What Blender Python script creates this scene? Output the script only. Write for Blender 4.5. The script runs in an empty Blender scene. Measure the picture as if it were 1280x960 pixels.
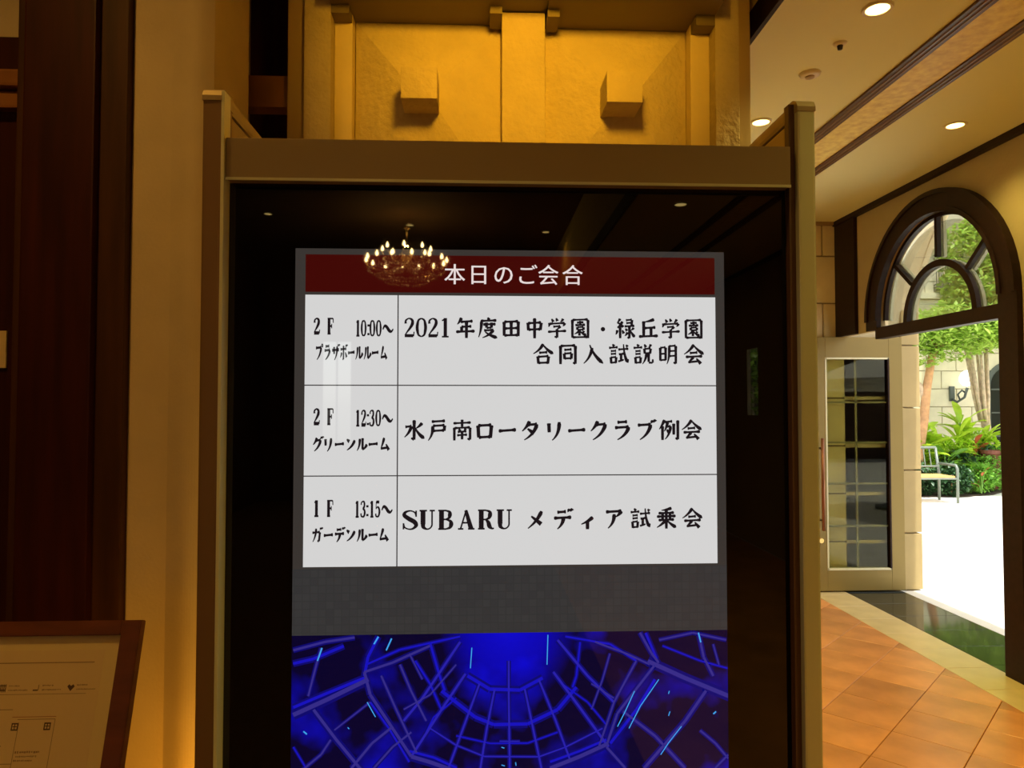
import bpy, bmesh, math, random
from mathutils import Vector, Matrix
random.seed(7)
PI = math.pi
SC = bpy.context.scene
COL = SC.collection

# ------------------------------------------------------------------ camera, sky, sun, exposure
cam_d = bpy.data.cameras.new('camera')
cam_d.sensor_width = 36.0
cam_d.lens = 900.0 / 1280.0 * 36.0
cam_d.clip_start = 0.02
cam = bpy.data.objects.new('camera', cam_d)
COL.objects.link(cam)
cam.location = (0, 0, 1.55)
cam.rotation_euler = (PI / 2 + math.atan(28 / 900), 0, -math.atan(40 / 900))
SC.camera = cam

world = bpy.data.worlds.new('sky')
SC.world = world
world.use_nodes = True
wn = world.node_tree
for n in list(wn.nodes):
    wn.nodes.remove(n)
sky = wn.nodes.new('ShaderNodeTexSky')
sky.sky_type = 'NISHITA'
sky.sun_disc = False
sky.sun_elevation = math.radians(60)
sky.sun_rotation = math.radians(162)
bg = wn.nodes.new('ShaderNodeBackground')
bg.inputs['Strength'].default_value = 0.45
hsv = wn.nodes.new('ShaderNodeHueSaturation')
hsv.inputs['Saturation'].default_value = 0.35
wo = wn.nodes.new('ShaderNodeOutputWorld')
wn.links.new(sky.outputs[0], hsv.inputs['Color'])
wn.links.new(hsv.outputs[0], bg.inputs['Color'])
wn.links.new(bg.outputs[0], wo.inputs['Surface'])

sun_d = bpy.data.lights.new('sun', 'SUN')
sun_d.energy = 6.5
sun_d.angle = math.radians(0.6)
sun_d.color = (1.0, 0.97, 0.88)
sun = bpy.data.objects.new('sun', sun_d)
COL.objects.link(sun)
sun.rotation_euler = Vector((0.02, -0.26, 0.965)).to_track_quat('Z', 'Y').to_euler()

SC.view_settings.view_transform = 'Standard'
SC.view_settings.look = 'None'
SC.view_settings.exposure = 0.0
SC.view_settings.gamma = 1.0
SC.view_settings.use_curve_mapping = False
SC.cycles.max_bounces = 10
SC.cycles.diffuse_bounces = 5
SC.cycles.glossy_bounces = 5
SC.cycles.transmission_bounces = 8
SC.cycles.sample_clamp_indirect = 6.0

# ------------------------------------------------------------------ materials
def mat(name, col, rough=0.6, metal=0.0, var=0.0, vscale=6.0, bump=0.0, bscale=40.0, stretch=(1, 1, 1), spec=0.5,
        emit=None, estr=0.0, noise='NOISE', obj_var=0.0):
    m = bpy.data.materials.new(name)
    m.use_nodes = True
    nt = m.node_tree
    b = nt.nodes['Principled BSDF']
    b.inputs['Base Color'].default_value = (*col, 1)
    b.inputs['Roughness'].default_value = rough
    b.inputs['Metallic'].default_value = metal
    b.inputs['Specular IOR Level'].default_value = spec
    if emit:
        b.inputs['Emission Color'].default_value = (*emit, 1)
        b.inputs['Emission Strength'].default_value = estr
    tc = nt.nodes.new('ShaderNodeTexCoord')
    mp = nt.nodes.new('ShaderNodeMapping')
    mp.inputs['Scale'].default_value = stretch
    nt.links.new(tc.outputs['Object'], mp.inputs['Vector'])
    src = None
    if var > 0:
        tx = nt.nodes.new('ShaderNodeTexNoise')
        tx.inputs['Scale'].default_value = vscale
        tx.inputs['Detail'].default_value = 6
        nt.links.new(mp.outputs[0], tx.inputs['Vector'])
        cr = nt.nodes.new('ShaderNodeValToRGB')
        cr.color_ramp.elements[0].position = 0.3
        cr.color_ramp.elements[1].position = 0.7
        cr.color_ramp.elements[0].color = (*[c * (1 - var) for c in col], 1)
        cr.color_ramp.elements[1].color = (*[min(1, c * (1 + var)) for c in col], 1)
        nt.links.new(tx.outputs['Fac'], cr.inputs['Fac'])
        src = cr.outputs['Color']
    if obj_var > 0:
        oi = nt.nodes.new('ShaderNodeObjectInfo')
        hs = nt.nodes.new('ShaderNodeHueSaturation')
        mr = nt.nodes.new('ShaderNodeMapRange')
        mr.inputs['To Min'].default_value = 1 - obj_var
        mr.inputs['To Max'].default_value = 1 + obj_var
        nt.links.new(oi.outputs['Random'], mr.inputs['Value'])
        nt.links.new(mr.outputs[0], hs.inputs['Value'])
        if src:
            nt.links.new(src, hs.inputs['Color'])
        else:
            hs.inputs['Color'].default_value = (*col, 1)
        src = hs.outputs['Color']
    if src:
        nt.links.new(src, b.inputs['Base Color'])
    if bump > 0:
        if noise == 'VORONOI':
            t2 = nt.nodes.new('ShaderNodeTexVoronoi')
            t2.inputs['Scale'].default_value = bscale
            out = t2.outputs['Distance']
        else:
            t2 = nt.nodes.new('ShaderNodeTexNoise')
            t2.inputs['Scale'].default_value = bscale
            t2.inputs['Detail'].default_value = 4
            out = t2.outputs['Fac']
        nt.links.new(mp.outputs[0], t2.inputs['Vector'])
        bp = nt.nodes.new('ShaderNodeBump')
        bp.inputs['Strength'].default_value = bump
        bp.inputs['Distance'].default_value = 0.01
        nt.links.new(out, bp.inputs['Height'])
        nt.links.new(bp.outputs[0], b.inputs['Normal'])
    return m

def glass_mat(name, tint=(0.95, 0.97, 0.95), refl=1.0):
    # thin window pane: mostly see-through, mirror reflection by Fresnel
    m = bpy.data.materials.new(name)
    m.use_nodes = True
    nt = m.node_tree
    for n in list(nt.nodes):
        nt.nodes.remove(n)
    o = nt.nodes.new('ShaderNodeOutputMaterial')
    tr = nt.nodes.new('ShaderNodeBsdfTransparent')
    tr.inputs['Color'].default_value = (*tint, 1)
    gl = nt.nodes.new('ShaderNodeBsdfGlossy')
    gl.inputs['Roughness'].default_value = 0.0
    fr = nt.nodes.new('ShaderNodeFresnel')
    fr.inputs['IOR'].default_value = 1.5
    mm = nt.nodes.new('ShaderNodeMath')
    mm.operation = 'MULTIPLY'
    mm.inputs[1].default_value = refl
    mx = nt.nodes.new('ShaderNodeMixShader')
    nt.links.new(fr.outputs[0], mm.inputs[0])
    nt.links.new(mm.outputs[0], mx.inputs['Fac'])
    nt.links.new(tr.outputs[0], mx.inputs[1])
    nt.links.new(gl.outputs[0], mx.inputs[2])
    nt.links.new(mx.outputs[0], o.inputs['Surface'])
    return m

M = {}
M['stucco'] = mat('cream stucco', (0.52, 0.42, 0.27), 0.9, bump=0.9, bscale=38, noise='NOISE', var=0.06, vscale=9)
M['stucco_fine'] = mat('smooth cream plaster', (0.66, 0.53, 0.33), 0.8, bump=0.12, bscale=90, var=0.05)
M['wall_tan'] = mat('tan plaster wall', (0.46, 0.36, 0.19), 0.85, bump=0.15, bscale=60, var=0.06, vscale=3)
M['brown_paint_shade'] = mat('brown board with painted shade', (0.15, 0.11, 0.06), 0.55, bump=0.05)  # darkened so that the soffit over the niche reads as unlit
M['brown_trim_shade'] = mat('mid brown trim and side shade', (0.42, 0.30, 0.15), 0.5)
M['ceiling'] = mat('cream ceiling paint', (0.80, 0.76, 0.42), 0.9, bump=0.03, bscale=120)
M['gold'] = mat('gold textured paper', (0.95, 0.70, 0.25), 0.5, metal=0.0, var=0.2, vscale=22, bump=0.2, bscale=70)
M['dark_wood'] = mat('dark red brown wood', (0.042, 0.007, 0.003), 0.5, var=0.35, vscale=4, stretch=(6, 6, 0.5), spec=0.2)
M['dark_wood2'] = mat('dark brown wood', (0.06, 0.022, 0.007), 0.5, var=0.3, vscale=4, stretch=(6, 6, 0.5), spec=0.2)
M['arch_wood'] = mat('very dark stained wood', (0.020, 0.007, 0.005), 0.5, var=0.3, vscale=5, stretch=(1, 6, 6), spec=0.22)
M['rib'] = mat('mauve brown ribbed trim', (0.10, 0.045, 0.03), 0.4)
M['rib_light'] = mat('pale mauve bead', (0.24, 0.15, 0.11), 0.35)
M['orange_wood'] = mat('orange brown wood', (0.30, 0.12, 0.03), 0.4, var=0.2, vscale=5)
M['stone'] = mat('cream stone block', (0.72, 0.60, 0.38), 0.8, var=0.08, vscale=5, bump=0.1, bscale=30, obj_var=0.06)
M['stone_jamb_shade'] = mat('jamb stone in shade', (0.44, 0.33, 0.15), 0.8, var=0.06, vscale=5, obj_var=0.04)  # darker copy of the stone, standing for shade on the jamb
M['mortar'] = mat('stone joint', (0.36, 0.28, 0.16), 0.95)
M['stone_out'] = mat('pale sunlit stone block', (0.74, 0.68, 0.47), 0.85, var=0.08, vscale=4, bump=0.1, obj_var=0.05)
M['mortar_out'] = mat('pale joint', (0.45, 0.40, 0.27), 0.95)
M['stone_in'] = mat('cream hall stone block', (0.80, 0.68, 0.42), 0.75, var=0.08, vscale=5, bump=0.1, bscale=30, obj_var=0.05)
M['tile'] = mat('terracotta floor tile', (0.60, 0.26, 0.09), 0.26, var=0.22, vscale=3.5, obj_var=0.16, spec=0.5)
M['tile_cream'] = mat('cream floor tile', (0.66, 0.52, 0.27), 0.24, var=0.08, obj_var=0.05)
M['grout'] = mat('brown grout', (0.20, 0.10, 0.05), 0.8)
M['granite'] = mat('polished dark granite', (0.022, 0.026, 0.022), 0.06, var=0.5, vscale=60, obj_var=0.2)
M['door_metal'] = mat('champagne door metal', (0.27, 0.19, 0.05), 0.42, metal=0.2)
M['muntin'] = mat('pale grey muntin', (0.74, 0.70, 0.48), 0.4)
M['door_muntin'] = mat('olive grey muntin', (0.32, 0.30, 0.19), 0.5)
M['bronze'] = mat('reddish bronze bar', (0.30, 0.12, 0.06), 0.3, metal=0.6)
M['brass'] = mat('brass', (0.8, 0.55, 0.2), 0.25, metal=1)
M['pane'] = glass_mat('window glass', tint=(0.8, 0.8, 0.62), refl=0.5)
M['pane_clear'] = glass_mat('clear transom glass', refl=0.5)
M['alu'] = mat('satin grey aluminium', (0.60, 0.60, 0.38), 0.42, metal=0.35, bump=0.02)  # lightened to stand for the daylight on the right post
M['alu_header'] = mat('grey header metal', (0.30, 0.22, 0.11), 0.5, metal=0.2)
M['alu_dark'] = mat('brown shadow gap metal', (0.10, 0.045, 0.018), 0.5)
M['alu_yellow_lit'] = mat('side panel in yellow light', (0.62, 0.42, 0.14), 0.5)  # yellow light falling on the inner face is put into the colour
M['alu_glint'] = mat('chamfer highlight metal', (0.80, 0.80, 0.52), 0.35, metal=0.1)  # pale colour paints the reflected highlight along the chamfer
M['black_glass'] = mat('black glass front', (0.002, 0.002, 0.002), 0.015, spec=0.55)
M['lcd'] = mat('lit dark screen border', (0.003, 0.003, 0.003), 0.02, spec=0.55, emit=(0.040, 0.034, 0.030), estr=1)
M['white_px'] = mat('white table on screen', (0.003, 0.003, 0.003), 0.02, spec=0.55, emit=(0.66, 0.655, 0.65), estr=1)
M['red_px'] = mat('dark red banner on screen', (0.003, 0.003, 0.003), 0.02, spec=0.55, emit=(0.052, 0.0025, 0.0018), estr=1)
M['pink_px'] = mat('pale lettering on screen', (0.003, 0.003, 0.003), 0.02, spec=0.3, emit=(0.80, 0.68, 0.66), estr=1)
M['ink_px'] = mat('black lettering on screen', (0.003, 0.003, 0.003), 0.02, spec=0.3, emit=(0.012, 0.008, 0.010), estr=1)
M['line_px'] = mat('grey table line on screen', (0.003, 0.003, 0.003), 0.02, spec=0.3, emit=(0.045, 0.04, 0.04), estr=1)
M['blue_bg'] = mat('deep blue picture on screen', (0.003, 0.003, 0.003), 0.02, spec=0.55)
M['blue1'] = mat('blue light bar', (0.003, 0.003, 0.003), 0.02, spec=0.3, emit=(0.008, 0.006, 0.50), estr=1)
M['blue2'] = mat('violet blue light bar', (0.003, 0.003, 0.003), 0.02, spec=0.3, emit=(0.020, 0.014, 0.40), estr=1)
M['blue3'] = mat('muted violet bar', (0.003, 0.003, 0.003), 0.02, spec=0.3, emit=(0.034, 0.024, 0.24), estr=1)
M['blue_soft'] = mat('soft blue haze bar', (0.003, 0.003, 0.003), 0.02, spec=0.3, emit=(0.004, 0.003, 0.15), estr=1)
M['blue4'] = mat('cyan glint', (0.003, 0.003, 0.003), 0.02, spec=0.3, emit=(0.05, 0.35, 0.85), estr=1)
M['paper'] = mat('cream map paper', (0.78, 0.60, 0.32), 0.6)
M['mat_board'] = mat('cream mount board', (0.80, 0.64, 0.32), 0.7)
M['print'] = mat('brown print', (0.10, 0.05, 0.03), 0.6)
M['print_soft'] = mat('faint brown print', (0.36, 0.22, 0.11), 0.6)
M['print_red'] = mat('orange brown printed line', (0.45, 0.18, 0.08), 0.6)
M['frame_wood'] = mat('red brown picture frame wood', (0.16, 0.045, 0.016), 0.35, var=0.2, vscale=8, stretch=(1, 1, 5))
M['steel'] = mat('dark steel', (0.08, 0.07, 0.06), 0.4, metal=0.8)
M['white_paint'] = mat('off white plastic', (0.75, 0.66, 0.48), 0.5)
M['lamp_glow'] = mat('glowing lamp', (1, 0.9, 0.6), 0.4, emit=(1.0, 0.70, 0.22), estr=6.0)
M['bulb_glow'] = mat('glowing candle bulb', (1, 0.9, 0.6), 0.4, emit=(1.0, 0.62, 0.22), estr=90.0)
M['crystal'] = mat('amber lit crystal', (0.9, 0.75, 0.5), 0.12, metal=0.4)
M['soffit_dark'] = mat('shaded underside paint', (0.28, 0.20, 0.10), 0.9)
M['lobby_ceiling'] = mat('lobby ceiling paint', (0.22, 0.13, 0.06), 0.8)
M['lobby_wall'] = mat('lobby brown wall', (0.10, 0.05, 0.025), 0.7, var=0.2)
M['curtain'] = mat('pale drape', (0.8, 0.76, 0.66), 0.9, bump=0.4, bscale=12, stretch=(6, 1, 0.1))
M['carpet'] = mat('brown lobby carpet', (0.14, 0.07, 0.04), 0.95, var=0.2, vscale=20)
M['paving'] = mat('bright pale paving', (0.80, 0.78, 0.70), 0.9, var=0.05, vscale=4)
M['soil'] = mat('dark soil', (0.06, 0.04, 0.025), 0.95, var=0.3)
M['bark_orange'] = mat('orange brown bark', (0.50, 0.27, 0.12), 0.85, var=0.25, vscale=10, bump=0.5, bscale=18)
M['bark_pale'] = mat('pale palm bark', (0.55, 0.42, 0.28), 0.85, var=0.3, vscale=12, bump=0.5, bscale=18)
M['leaf_yg'] = mat('yellow green leaf', (0.42, 0.62, 0.04), 0.45, var=0.25, vscale=8, obj_var=0.25)
M['leaf_mid'] = mat('mid green leaf', (0.20, 0.42, 0.06), 0.45, var=0.35, vscale=8, obj_var=0.3)
M['leaf_dark'] = mat('dark green leaf', (0.045, 0.12, 0.04), 0.4, var=0.4, vscale=8, obj_var=0.3)
M['leaf_tree'] = mat('tree leaf', (0.38, 0.53, 0.08), 0.5, var=0.35, vscale=3)
M['leaf_hazy'] = mat('leaf paled by haze', (0.42, 0.52, 0.28), 0.6, var=0.3, vscale=2)  # green paled to paint haze over the upper tree
M['leaf_red'] = mat('rust red leaf', (0.45, 0.10, 0.03), 0.5, var=0.3, obj_var=0.2)
M['terracotta'] = mat('brown pot', (0.22, 0.07, 0.04), 0.7)
M['iron'] = mat('grey green wrought iron', (0.09, 0.11, 0.09), 0.5)
M['bench_metal'] = mat('pale grey bench metal', (0.19, 0.22, 0.18), 0.45, metal=0.3)
M['bench_wood'] = mat('golden seat slat', (0.75, 0.42, 0.14), 0.5, var=0.15)
M['globe'] = mat('white lamp globe', (1, 1, 1), 0.3, emit=(1, 1, 0.95), estr=3.0)
M['canvas'] = mat('white parasol canvas', (0.85, 0.83, 0.76), 0.9)
M['dark_glass'] = mat('dark window glass', (0.02, 0.025, 0.02), 0.05)

def add_leaf_translucency(m, col):
    nt = m.node_tree
    b = nt.nodes['Principled BSDF']
    b.inputs['Subsurface Weight'].default_value = 0.0
    tr = nt.nodes.new('ShaderNodeBsdfTranslucent')
    tr.inputs['Color'].default_value = (*col, 1)
    mx = nt.nodes.new('ShaderNodeMixShader')
    mx.inputs['Fac'].default_value = 0.35
    o = nt.nodes['Material Output']
    nt.links.new(b.outputs[0], mx.inputs[1])
    nt.links.new(tr.outputs[0], mx.inputs[2])
    nt.links.new(mx.outputs[0], o.inputs['Surface'])
add_leaf_translucency(M['leaf_yg'], (0.55, 0.75, 0.05))
add_leaf_translucency(M['leaf_tree'], (0.40, 0.62, 0.10))
add_leaf_translucency(M['leaf_hazy'], (0.5, 0.6, 0.3))
add_leaf_translucency(M['leaf_mid'], (0.28, 0.55, 0.06))

# blue picture: glowing centre high up, darker outward, soft clouds (a picture shown on the screen)
def blue_picture(m):
    nt = m.node_tree
    b = nt.nodes['Principled BSDF']
    tc = nt.nodes['Texture Coordinate']
    mp = nt.nodes.new('ShaderNodeMapping')
    mp.inputs['Location'].default_value = (0.01, 0, -1.10)
    mp.vector_type = 'POINT'
    nt.links.new(tc.outputs['Object'], mp.inputs['Vector'])
    sc = nt.nodes.new('ShaderNodeVectorMath')
    sc.operation = 'MULTIPLY'
    sc.inputs[1].default_value = (7.0, 0, 6.0)
    nt.links.new(mp.outputs[0], sc.inputs[0])
    ln = nt.nodes.new('ShaderNodeVectorMath')
    ln.operation = 'LENGTH'
    nt.links.new(sc.outputs[0], ln.inputs[0])
    r1 = nt.nodes.new('ShaderNodeValToRGB')
    e = r1.color_ramp.elements
    e[0].position = 0.0
    e[0].color = (0.002, 0.002, 0.62, 1)
    e[1].position = 1.0
    e[1].color = (0.001, 0.0005, 0.022, 1)
    k = e.new(0.55)
    k.color = (0.001, 0.001, 0.42, 1)
    nt.links.new(ln.outputs['Value'], r1.inputs['Fac'])
    nz = nt.nodes.new('ShaderNodeTexNoise')
    nz.inputs['Scale'].default_value = 7
    nz.inputs['Detail'].default_value = 3
    nt.links.new(tc.outputs['Object'], nz.inputs['Vector'])
    r2 = nt.nodes.new('ShaderNodeValToRGB')
    r2.color_ramp.elements[0].position = 0.52
    r2.color_ramp.elements[0].color = (0, 0, 0, 1)
    r2.color_ramp.elements[1].position = 0.75
    r2.color_ramp.elements[1].color = (0.001, 0.002, 0.45, 1)
    nt.links.new(nz.outputs['Fac'], r2.inputs['Fac'])
    ad = nt.nodes.new('ShaderNodeVectorMath')
    ad.operation = 'ADD'
    nt.links.new(r1.outputs['Color'], ad.inputs[0])
    nt.links.new(r2.outputs['Color'], ad.inputs[1])
    nt.links.new(ad.outputs[0], b.inputs['Emission Color'])
    b.inputs['Emission Strength'].default_value = 1.0
blue_picture(M['blue_bg'])

# grey band on the screen: fine mesh of slightly varying small squares
M['grey_px'] = mat('dark grey mesh band on screen', (0.003, 0.003, 0.003), 0.02, spec=0.55, emit=(0.03, 0.03, 0.03), estr=1)
def grey_band(m):
    nt = m.node_tree
    b = nt.nodes['Principled BSDF']
    tc = nt.nodes['Texture Coordinate']
    br = nt.nodes.new('ShaderNodeTexBrick')
    mp = nt.nodes.new('ShaderNodeMapping')
    mp.inputs['Rotation'].default_value = (PI / 2, 0, 0)
    nt.links.new(tc.outputs['Object'], mp.inputs['Vector'])
    nt.links.new(mp.outputs[0], br.inputs['Vector'])
    br.offset = 0.0
    br.inputs['Color1'].default_value = (0.033, 0.032, 0.033, 1)
    br.inputs['Color2'].default_value = (0.038, 0.037, 0.037, 1)
    br.inputs['Mortar'].default_value = (0.031, 0.031, 0.031, 1)
    br.inputs['Scale'].default_value = 1
    br.inputs['Mortar Size'].default_value = 0.001
    br.inputs['Brick Width'].default_value = 0.016
    br.inputs['Row Height'].default_value = 0.016
    nt.links.new(br.outputs['Color'], b.inputs['Emission Color'])
grey_band(M['grey_px'])

# ------------------------------------------------------------------ mesh helpers
def link_mesh(name, me, m, parent=None):
    o = bpy.data.objects.new(name, me)
    if m is not None and not me.materials:
        me.materials.append(m)
    COL.objects.link(o)
    if parent is not None:
        o.parent = parent
    return o

def tag(o, label=None, cat=None, group=None, kind=None):
    if label: o['label'] = label
    if cat: o['category'] = cat
    if group: o['group'] = group
    if kind: o['kind'] = kind
    return o

def empty(name, loc, rz=0.0):
    o = bpy.data.objects.new(name, None)
    o.location = loc
    o.rotation_euler = (0, 0, rz)
    o.empty_display_size = 0.1
    COL.objects.link(o)
    return o

class MB:
    """collects shapes; build() links them as ONE mesh object. Coordinates are world when no origin is given."""
    def __init__(s):
        s.bm = bmesh.new()
    def box(s, x0, x1, y0, y1, z0, z1, bev=0.0):
        t = bmesh.new()
        bmesh.ops.create_cube(t, size=1)
        for v in t.verts:
            v.co = Vector(((x0 + x1) / 2 + v.co.x * (x1 - x0), (y0 + y1) / 2 + v.co.y * (y1 - y0), (z0 + z1) / 2 + v.co.z * (z1 - z0)))
        if bev > 0:
            bmesh.ops.bevel(t, geom=list(t.edges), offset=bev, segments=2, affect='EDGES', profile=0.7)
        s.merge(t)
        return s
    def merge(s, t, mtx=None):
        me = bpy.data.meshes.new('tmp')
        t.to_mesh(me)
        if mtx: me.transform(mtx)
        s.bm.from_mesh(me)
        bpy.data.meshes.remove(me)
        t.free()
    def tube(s, pts, r, n=8, caps=True):
        pts = [Vector(p) for p in pts]
        rs = r if isinstance(r, (list, tuple)) else [r] * len(pts)
        rings = []
        up = None
        for i, p in enumerate(pts):
            d = (pts[min(i + 1, len(pts) - 1)] - pts[max(i - 1, 0)]).normalized()
            if up is None:
                up = Vector((0, 0, 1)) if abs(d.z) < 0.9 else Vector((1, 0, 0))
            a = d.cross(up).normalized()
            b = d.cross(a).normalized()
            up = b.cross(d) * -1 if False else up
            rings.append([s.bm.verts.new(p + (a * math.cos(2 * PI * k / n) + b * math.sin(2 * PI * k / n)) * rs[i]) for k in range(n)])
        for i in range(len(rings) - 1):
            for k in range(n):
                s.bm.faces.new((rings[i][k], rings[i][(k + 1) % n], rings[i + 1][(k + 1) % n], rings[i + 1][k]))
        if caps:
            s.bm.faces.new(rings[0][::-1])
            s.bm.faces.new(rings[-1])
        return s
    def lathe(s, prof, cx=0, cy=0, cz=0, n=24):
        rings = []
        for (r, z) in prof:
            if r < 1e-6:
                rings.append([s.bm.verts.new((cx, cy, cz + z))])
            else:
                rings.append([s.bm.verts.new((cx + r * math.cos(2 * PI * k / n), cy + r * math.sin(2 * PI * k / n), cz + z)) for k in range(n)])
        for i in range(len(rings) - 1):
            A, B = rings[i], rings[i + 1]
            for k in range(n):
                k2 = (k + 1) % n
                if len(A) == 1 and len(B) == 1: continue
                if len(A) == 1: s.bm.faces.new((A[0], B[k2], B[k]))
                elif len(B) == 1: s.bm.faces.new((A[k], A[k2], B[0]))
                else: s.bm.faces.new((A[k], A[k2], B[k2], B[k]))
        return s
    def face(s, pts):
        s.bm.faces.new([s.bm.verts.new(p) for p in pts])
        return s
    def build(s, name, m, parent=None, origin=None, smooth=False, normals=True):
        if normals:
            bmesh.ops.recalc_face_normals(s.bm, faces=s.bm.faces)
        me = bpy.data.meshes.new(name)
        if origin is None:
            cs = [v.co for v in s.bm.verts]
            lo = Vector((min(c.x for c in cs), min(c.y for c in cs), min(c.z for c in cs)))
            hi = Vector((max(c.x for c in cs), max(c.y for c in cs), max(c.z for c in cs)))
            origin = Vector(((lo.x + hi.x) / 2, (lo.y + hi.y) / 2, lo.z))
            if parent is not None:
                origin = Vector((0, 0, 0))
        origin = Vector(origin)
        off = origin.copy()
        p = parent
        while p is not None:            # parts are written in the frame outside their thing
            off += p.location
            p = p.parent
        for v in s.bm.verts:
            v.co -= off
        s.bm.to_mesh(me)
        s.bm.free()
        if smooth:
            for p in me.polygons: p.use_smooth = True
        o = link_mesh(name, me, m, parent)
        o.location = origin
        return o

def bx(name, x0, x1, y0, y1, z0, z1, m, parent=None, bev=0.0):
    return MB().box(x0, x1, y0, y1, z0, z1, bev).build(name, m, parent, origin=(0, 0, 0) if parent is not None else None)

def poly_extrude(name, pts2, to3, depth_vec, m, parent=None, holes=()):
    """pts2 outline -> solid; to3 maps (a,b)->Vector; depth_vec extrusion"""
    bm = bmesh.new()
    loops = [pts2] + list(holes)
    edges = []
    for lp in loops:
        vs = [bm.verts.new(to3(a, b)) for a, b in lp]
        for i in range(len(vs)):
            edges.append(bm.edges.new((vs[i], vs[(i + 1) % len(vs)])))
    r = bmesh.ops.triangle_fill(bm, use_beauty=True, use_dissolve=True, edges=edges)
    faces = [f for f in r['geom'] if isinstance(f, bmesh.types.BMFace)]
    e = bmesh.ops.extrude_face_region(bm, geom=faces)
    for v in [g for g in e['geom'] if isinstance(g, bmesh.types.BMVert)]:
        v.co += Vector(depth_vec)
    b = MB()
    b.bm.free()
    b.bm = bm
    return b.build(name, m, parent, origin=(0, 0, 0) if parent is not None else None)

def arc(cx, cz, r, a0, a1, n=32):
    return [(cx + r * math.cos(a0 + (a1 - a0) * i / n), cz + r * math.sin(a0 + (a1 - a0) * i / n)) for i in range(n + 1)]

def copy_tree(o, parent=None):
    c = o.copy()
    COL.objects.link(c)
    c.parent = parent
    for ch in list(o.children):
        if ch.type == 'LIGHT' or ch.type in ('MESH', 'EMPTY'):
            copy_tree(ch, c)
    return c

# ================================================================== SETTING
HT = 3.127           # hall ceiling height
XR = 3.06            # inner face of right wall
XI, XO = 3.10, 3.70  # inner skin back, outer face
YE = 6.0             # end wall face

# floor slab with tiles, border tiles and granite slabs laid on it
floor = tag(bx('floor', -3.6, XR + 0.0, -9.1, 6.3, -0.12, -0.012, M['grout']), kind='structure')
granite_bed = tag(bx('trim_1', XR, 3.56, -0.5, 6.3, -0.12, -0.012, M['grout']), kind='structure')
tag(bx('trim_2', -3.6, 0.72, -9.0, 6.0, -0.0119, -0.001, M['carpet']), kind='structure')

T = 0.330
def clip_poly(poly, axis, val, keep_less):
    out = []
    for i in range(len(poly)):
        a, b = poly[i], poly[(i + 1) % len(poly)]
        ia = (a[axis] <= val) == keep_less
        ib = (b[axis] <= val) == keep_less
        if ia: out.append(a)
        if ia != ib:
            t = (val - a[axis]) / (b[axis] - a[axis])
            out.append((a[0] + (b[0] - a[0]) * t, a[1] + (b[1] - a[1]) * t))
    return out

r2 = math.sqrt(0.5)
tile_mesh = None
X_T0, X_T1, Y_T0, Y_T1 = 0.72, 2.755, 0.9, YE
cnt = 0
def slab(poly, gap, z0, z1, name, m, parent, cx, cy):
    bm = bmesh.new()
    def ring(ins, z):
        vs = []
        for (x, y) in poly:
            d = math.hypot(x - cx, y - cy)
            k = max(0.0, 1 - ins / max(d, 1e-6))
            vs.append(bm.verts.new((cx + (x - cx) * k, cy + (y - cy) * k, z)))
        return vs
    a = ring(gap, z0); b = ring(gap, z1 - 0.002); c = ring(gap + 0.003, z1)
    n = len(poly)
    for i in range(n):
        j = (i + 1) % n
        bm.faces.new((a[i], a[j], b[j], b[i]))
        bm.faces.new((b[i], b[j], c[j], c[i]))
    bm.faces.new(c)
    q = MB(); q.bm.free(); q.bm = bm
    o = q.build(name, m, parent, origin=(cx, cy, 0))
    o.location = Vector((cx, cy, 0)) - parent.location
    # build() removed the parent chain as well as the origin: put vertices back by the chain
    for v in o.data.vertices:
        v.co += parent.location
    return o

for i in range(-14, 16):
    for j in range(0, 26):
        # diamond lattice: lines x+y = 5.37 + k*s, x-y = -1.44 + k*s
        s_ = T / r2
        p = 5.37 + (j - 10 + 0.5) * s_
        q = -1.44 + (i + 0.5) * s_
        cx, cy = (p + q) / 2, (p - q) / 2
        h = s_ / 2
        poly = [(cx + h, cy), (cx, cy + h), (cx - h, cy), (cx, cy - h)]
        for ax, val, less in ((0, X_T0, False), (0, X_T1, True), (1, Y_T0, False), (1, Y_T1, True)):
            poly = clip_poly(poly, ax, val, less)
            if len(poly) < 3: break
        if len(poly) < 3: continue
        ar = abs(sum(poly[k][0] * poly[(k + 1) % len(poly)][1] - poly[(k + 1) % len(poly)][0] * poly[k][1] for k in range(len(poly)))) / 2
        if ar < 0.004: continue
        mx = sum(a for a, _ in poly) / len(poly); my = sum(b for _, b in poly) / len(poly)
        full = len(poly) == 4 and abs(ar - T * T) < 1e-4
        if full and tile_mesh is not None:
            o = link_mesh('floor_tile', tile_mesh, M['tile'], floor)
            o.location = Vector((cx, cy, 0)) - floor.location
        else:
            o = slab(poly, 0.002, -0.012, 0.0, 'floor_tile', M['tile'], floor, mx, my)
            if full: tile_mesh = o.data
        cnt += 1
# straight cream border along the threshold
y = 0.9
k = 0
while y < YE - 0.02:
    y1 = min(y + 0.33, YE)
    slab([(2.755, y), (XR, y), (XR, y1), (2.755, y1)], 0.002, -0.012, 0.0, 'border_tile', M['tile_cream'], floor, (2.755 + XR) / 2, (y + y1) / 2)
    y = y1
y = 3.9
while y < 6.25:
    y1 = min(y + 0.335, 6.28)
    slab([(XR, y), (3.545, y), (3.545, y1), (XR, y1)], 0.0015, -0.012, 0.0, 'granite_slab', M['granite'], granite_bed, (XR + 3.545) / 2, (y + y1) / 2)
    y = y1
# rest of the floor around the tiled walk (not in view)
tag(bx('trim_3', 0.72, XR, -9.0, 0.9, -0.0119, -0.001, M['tile']), kind='structure')

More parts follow.
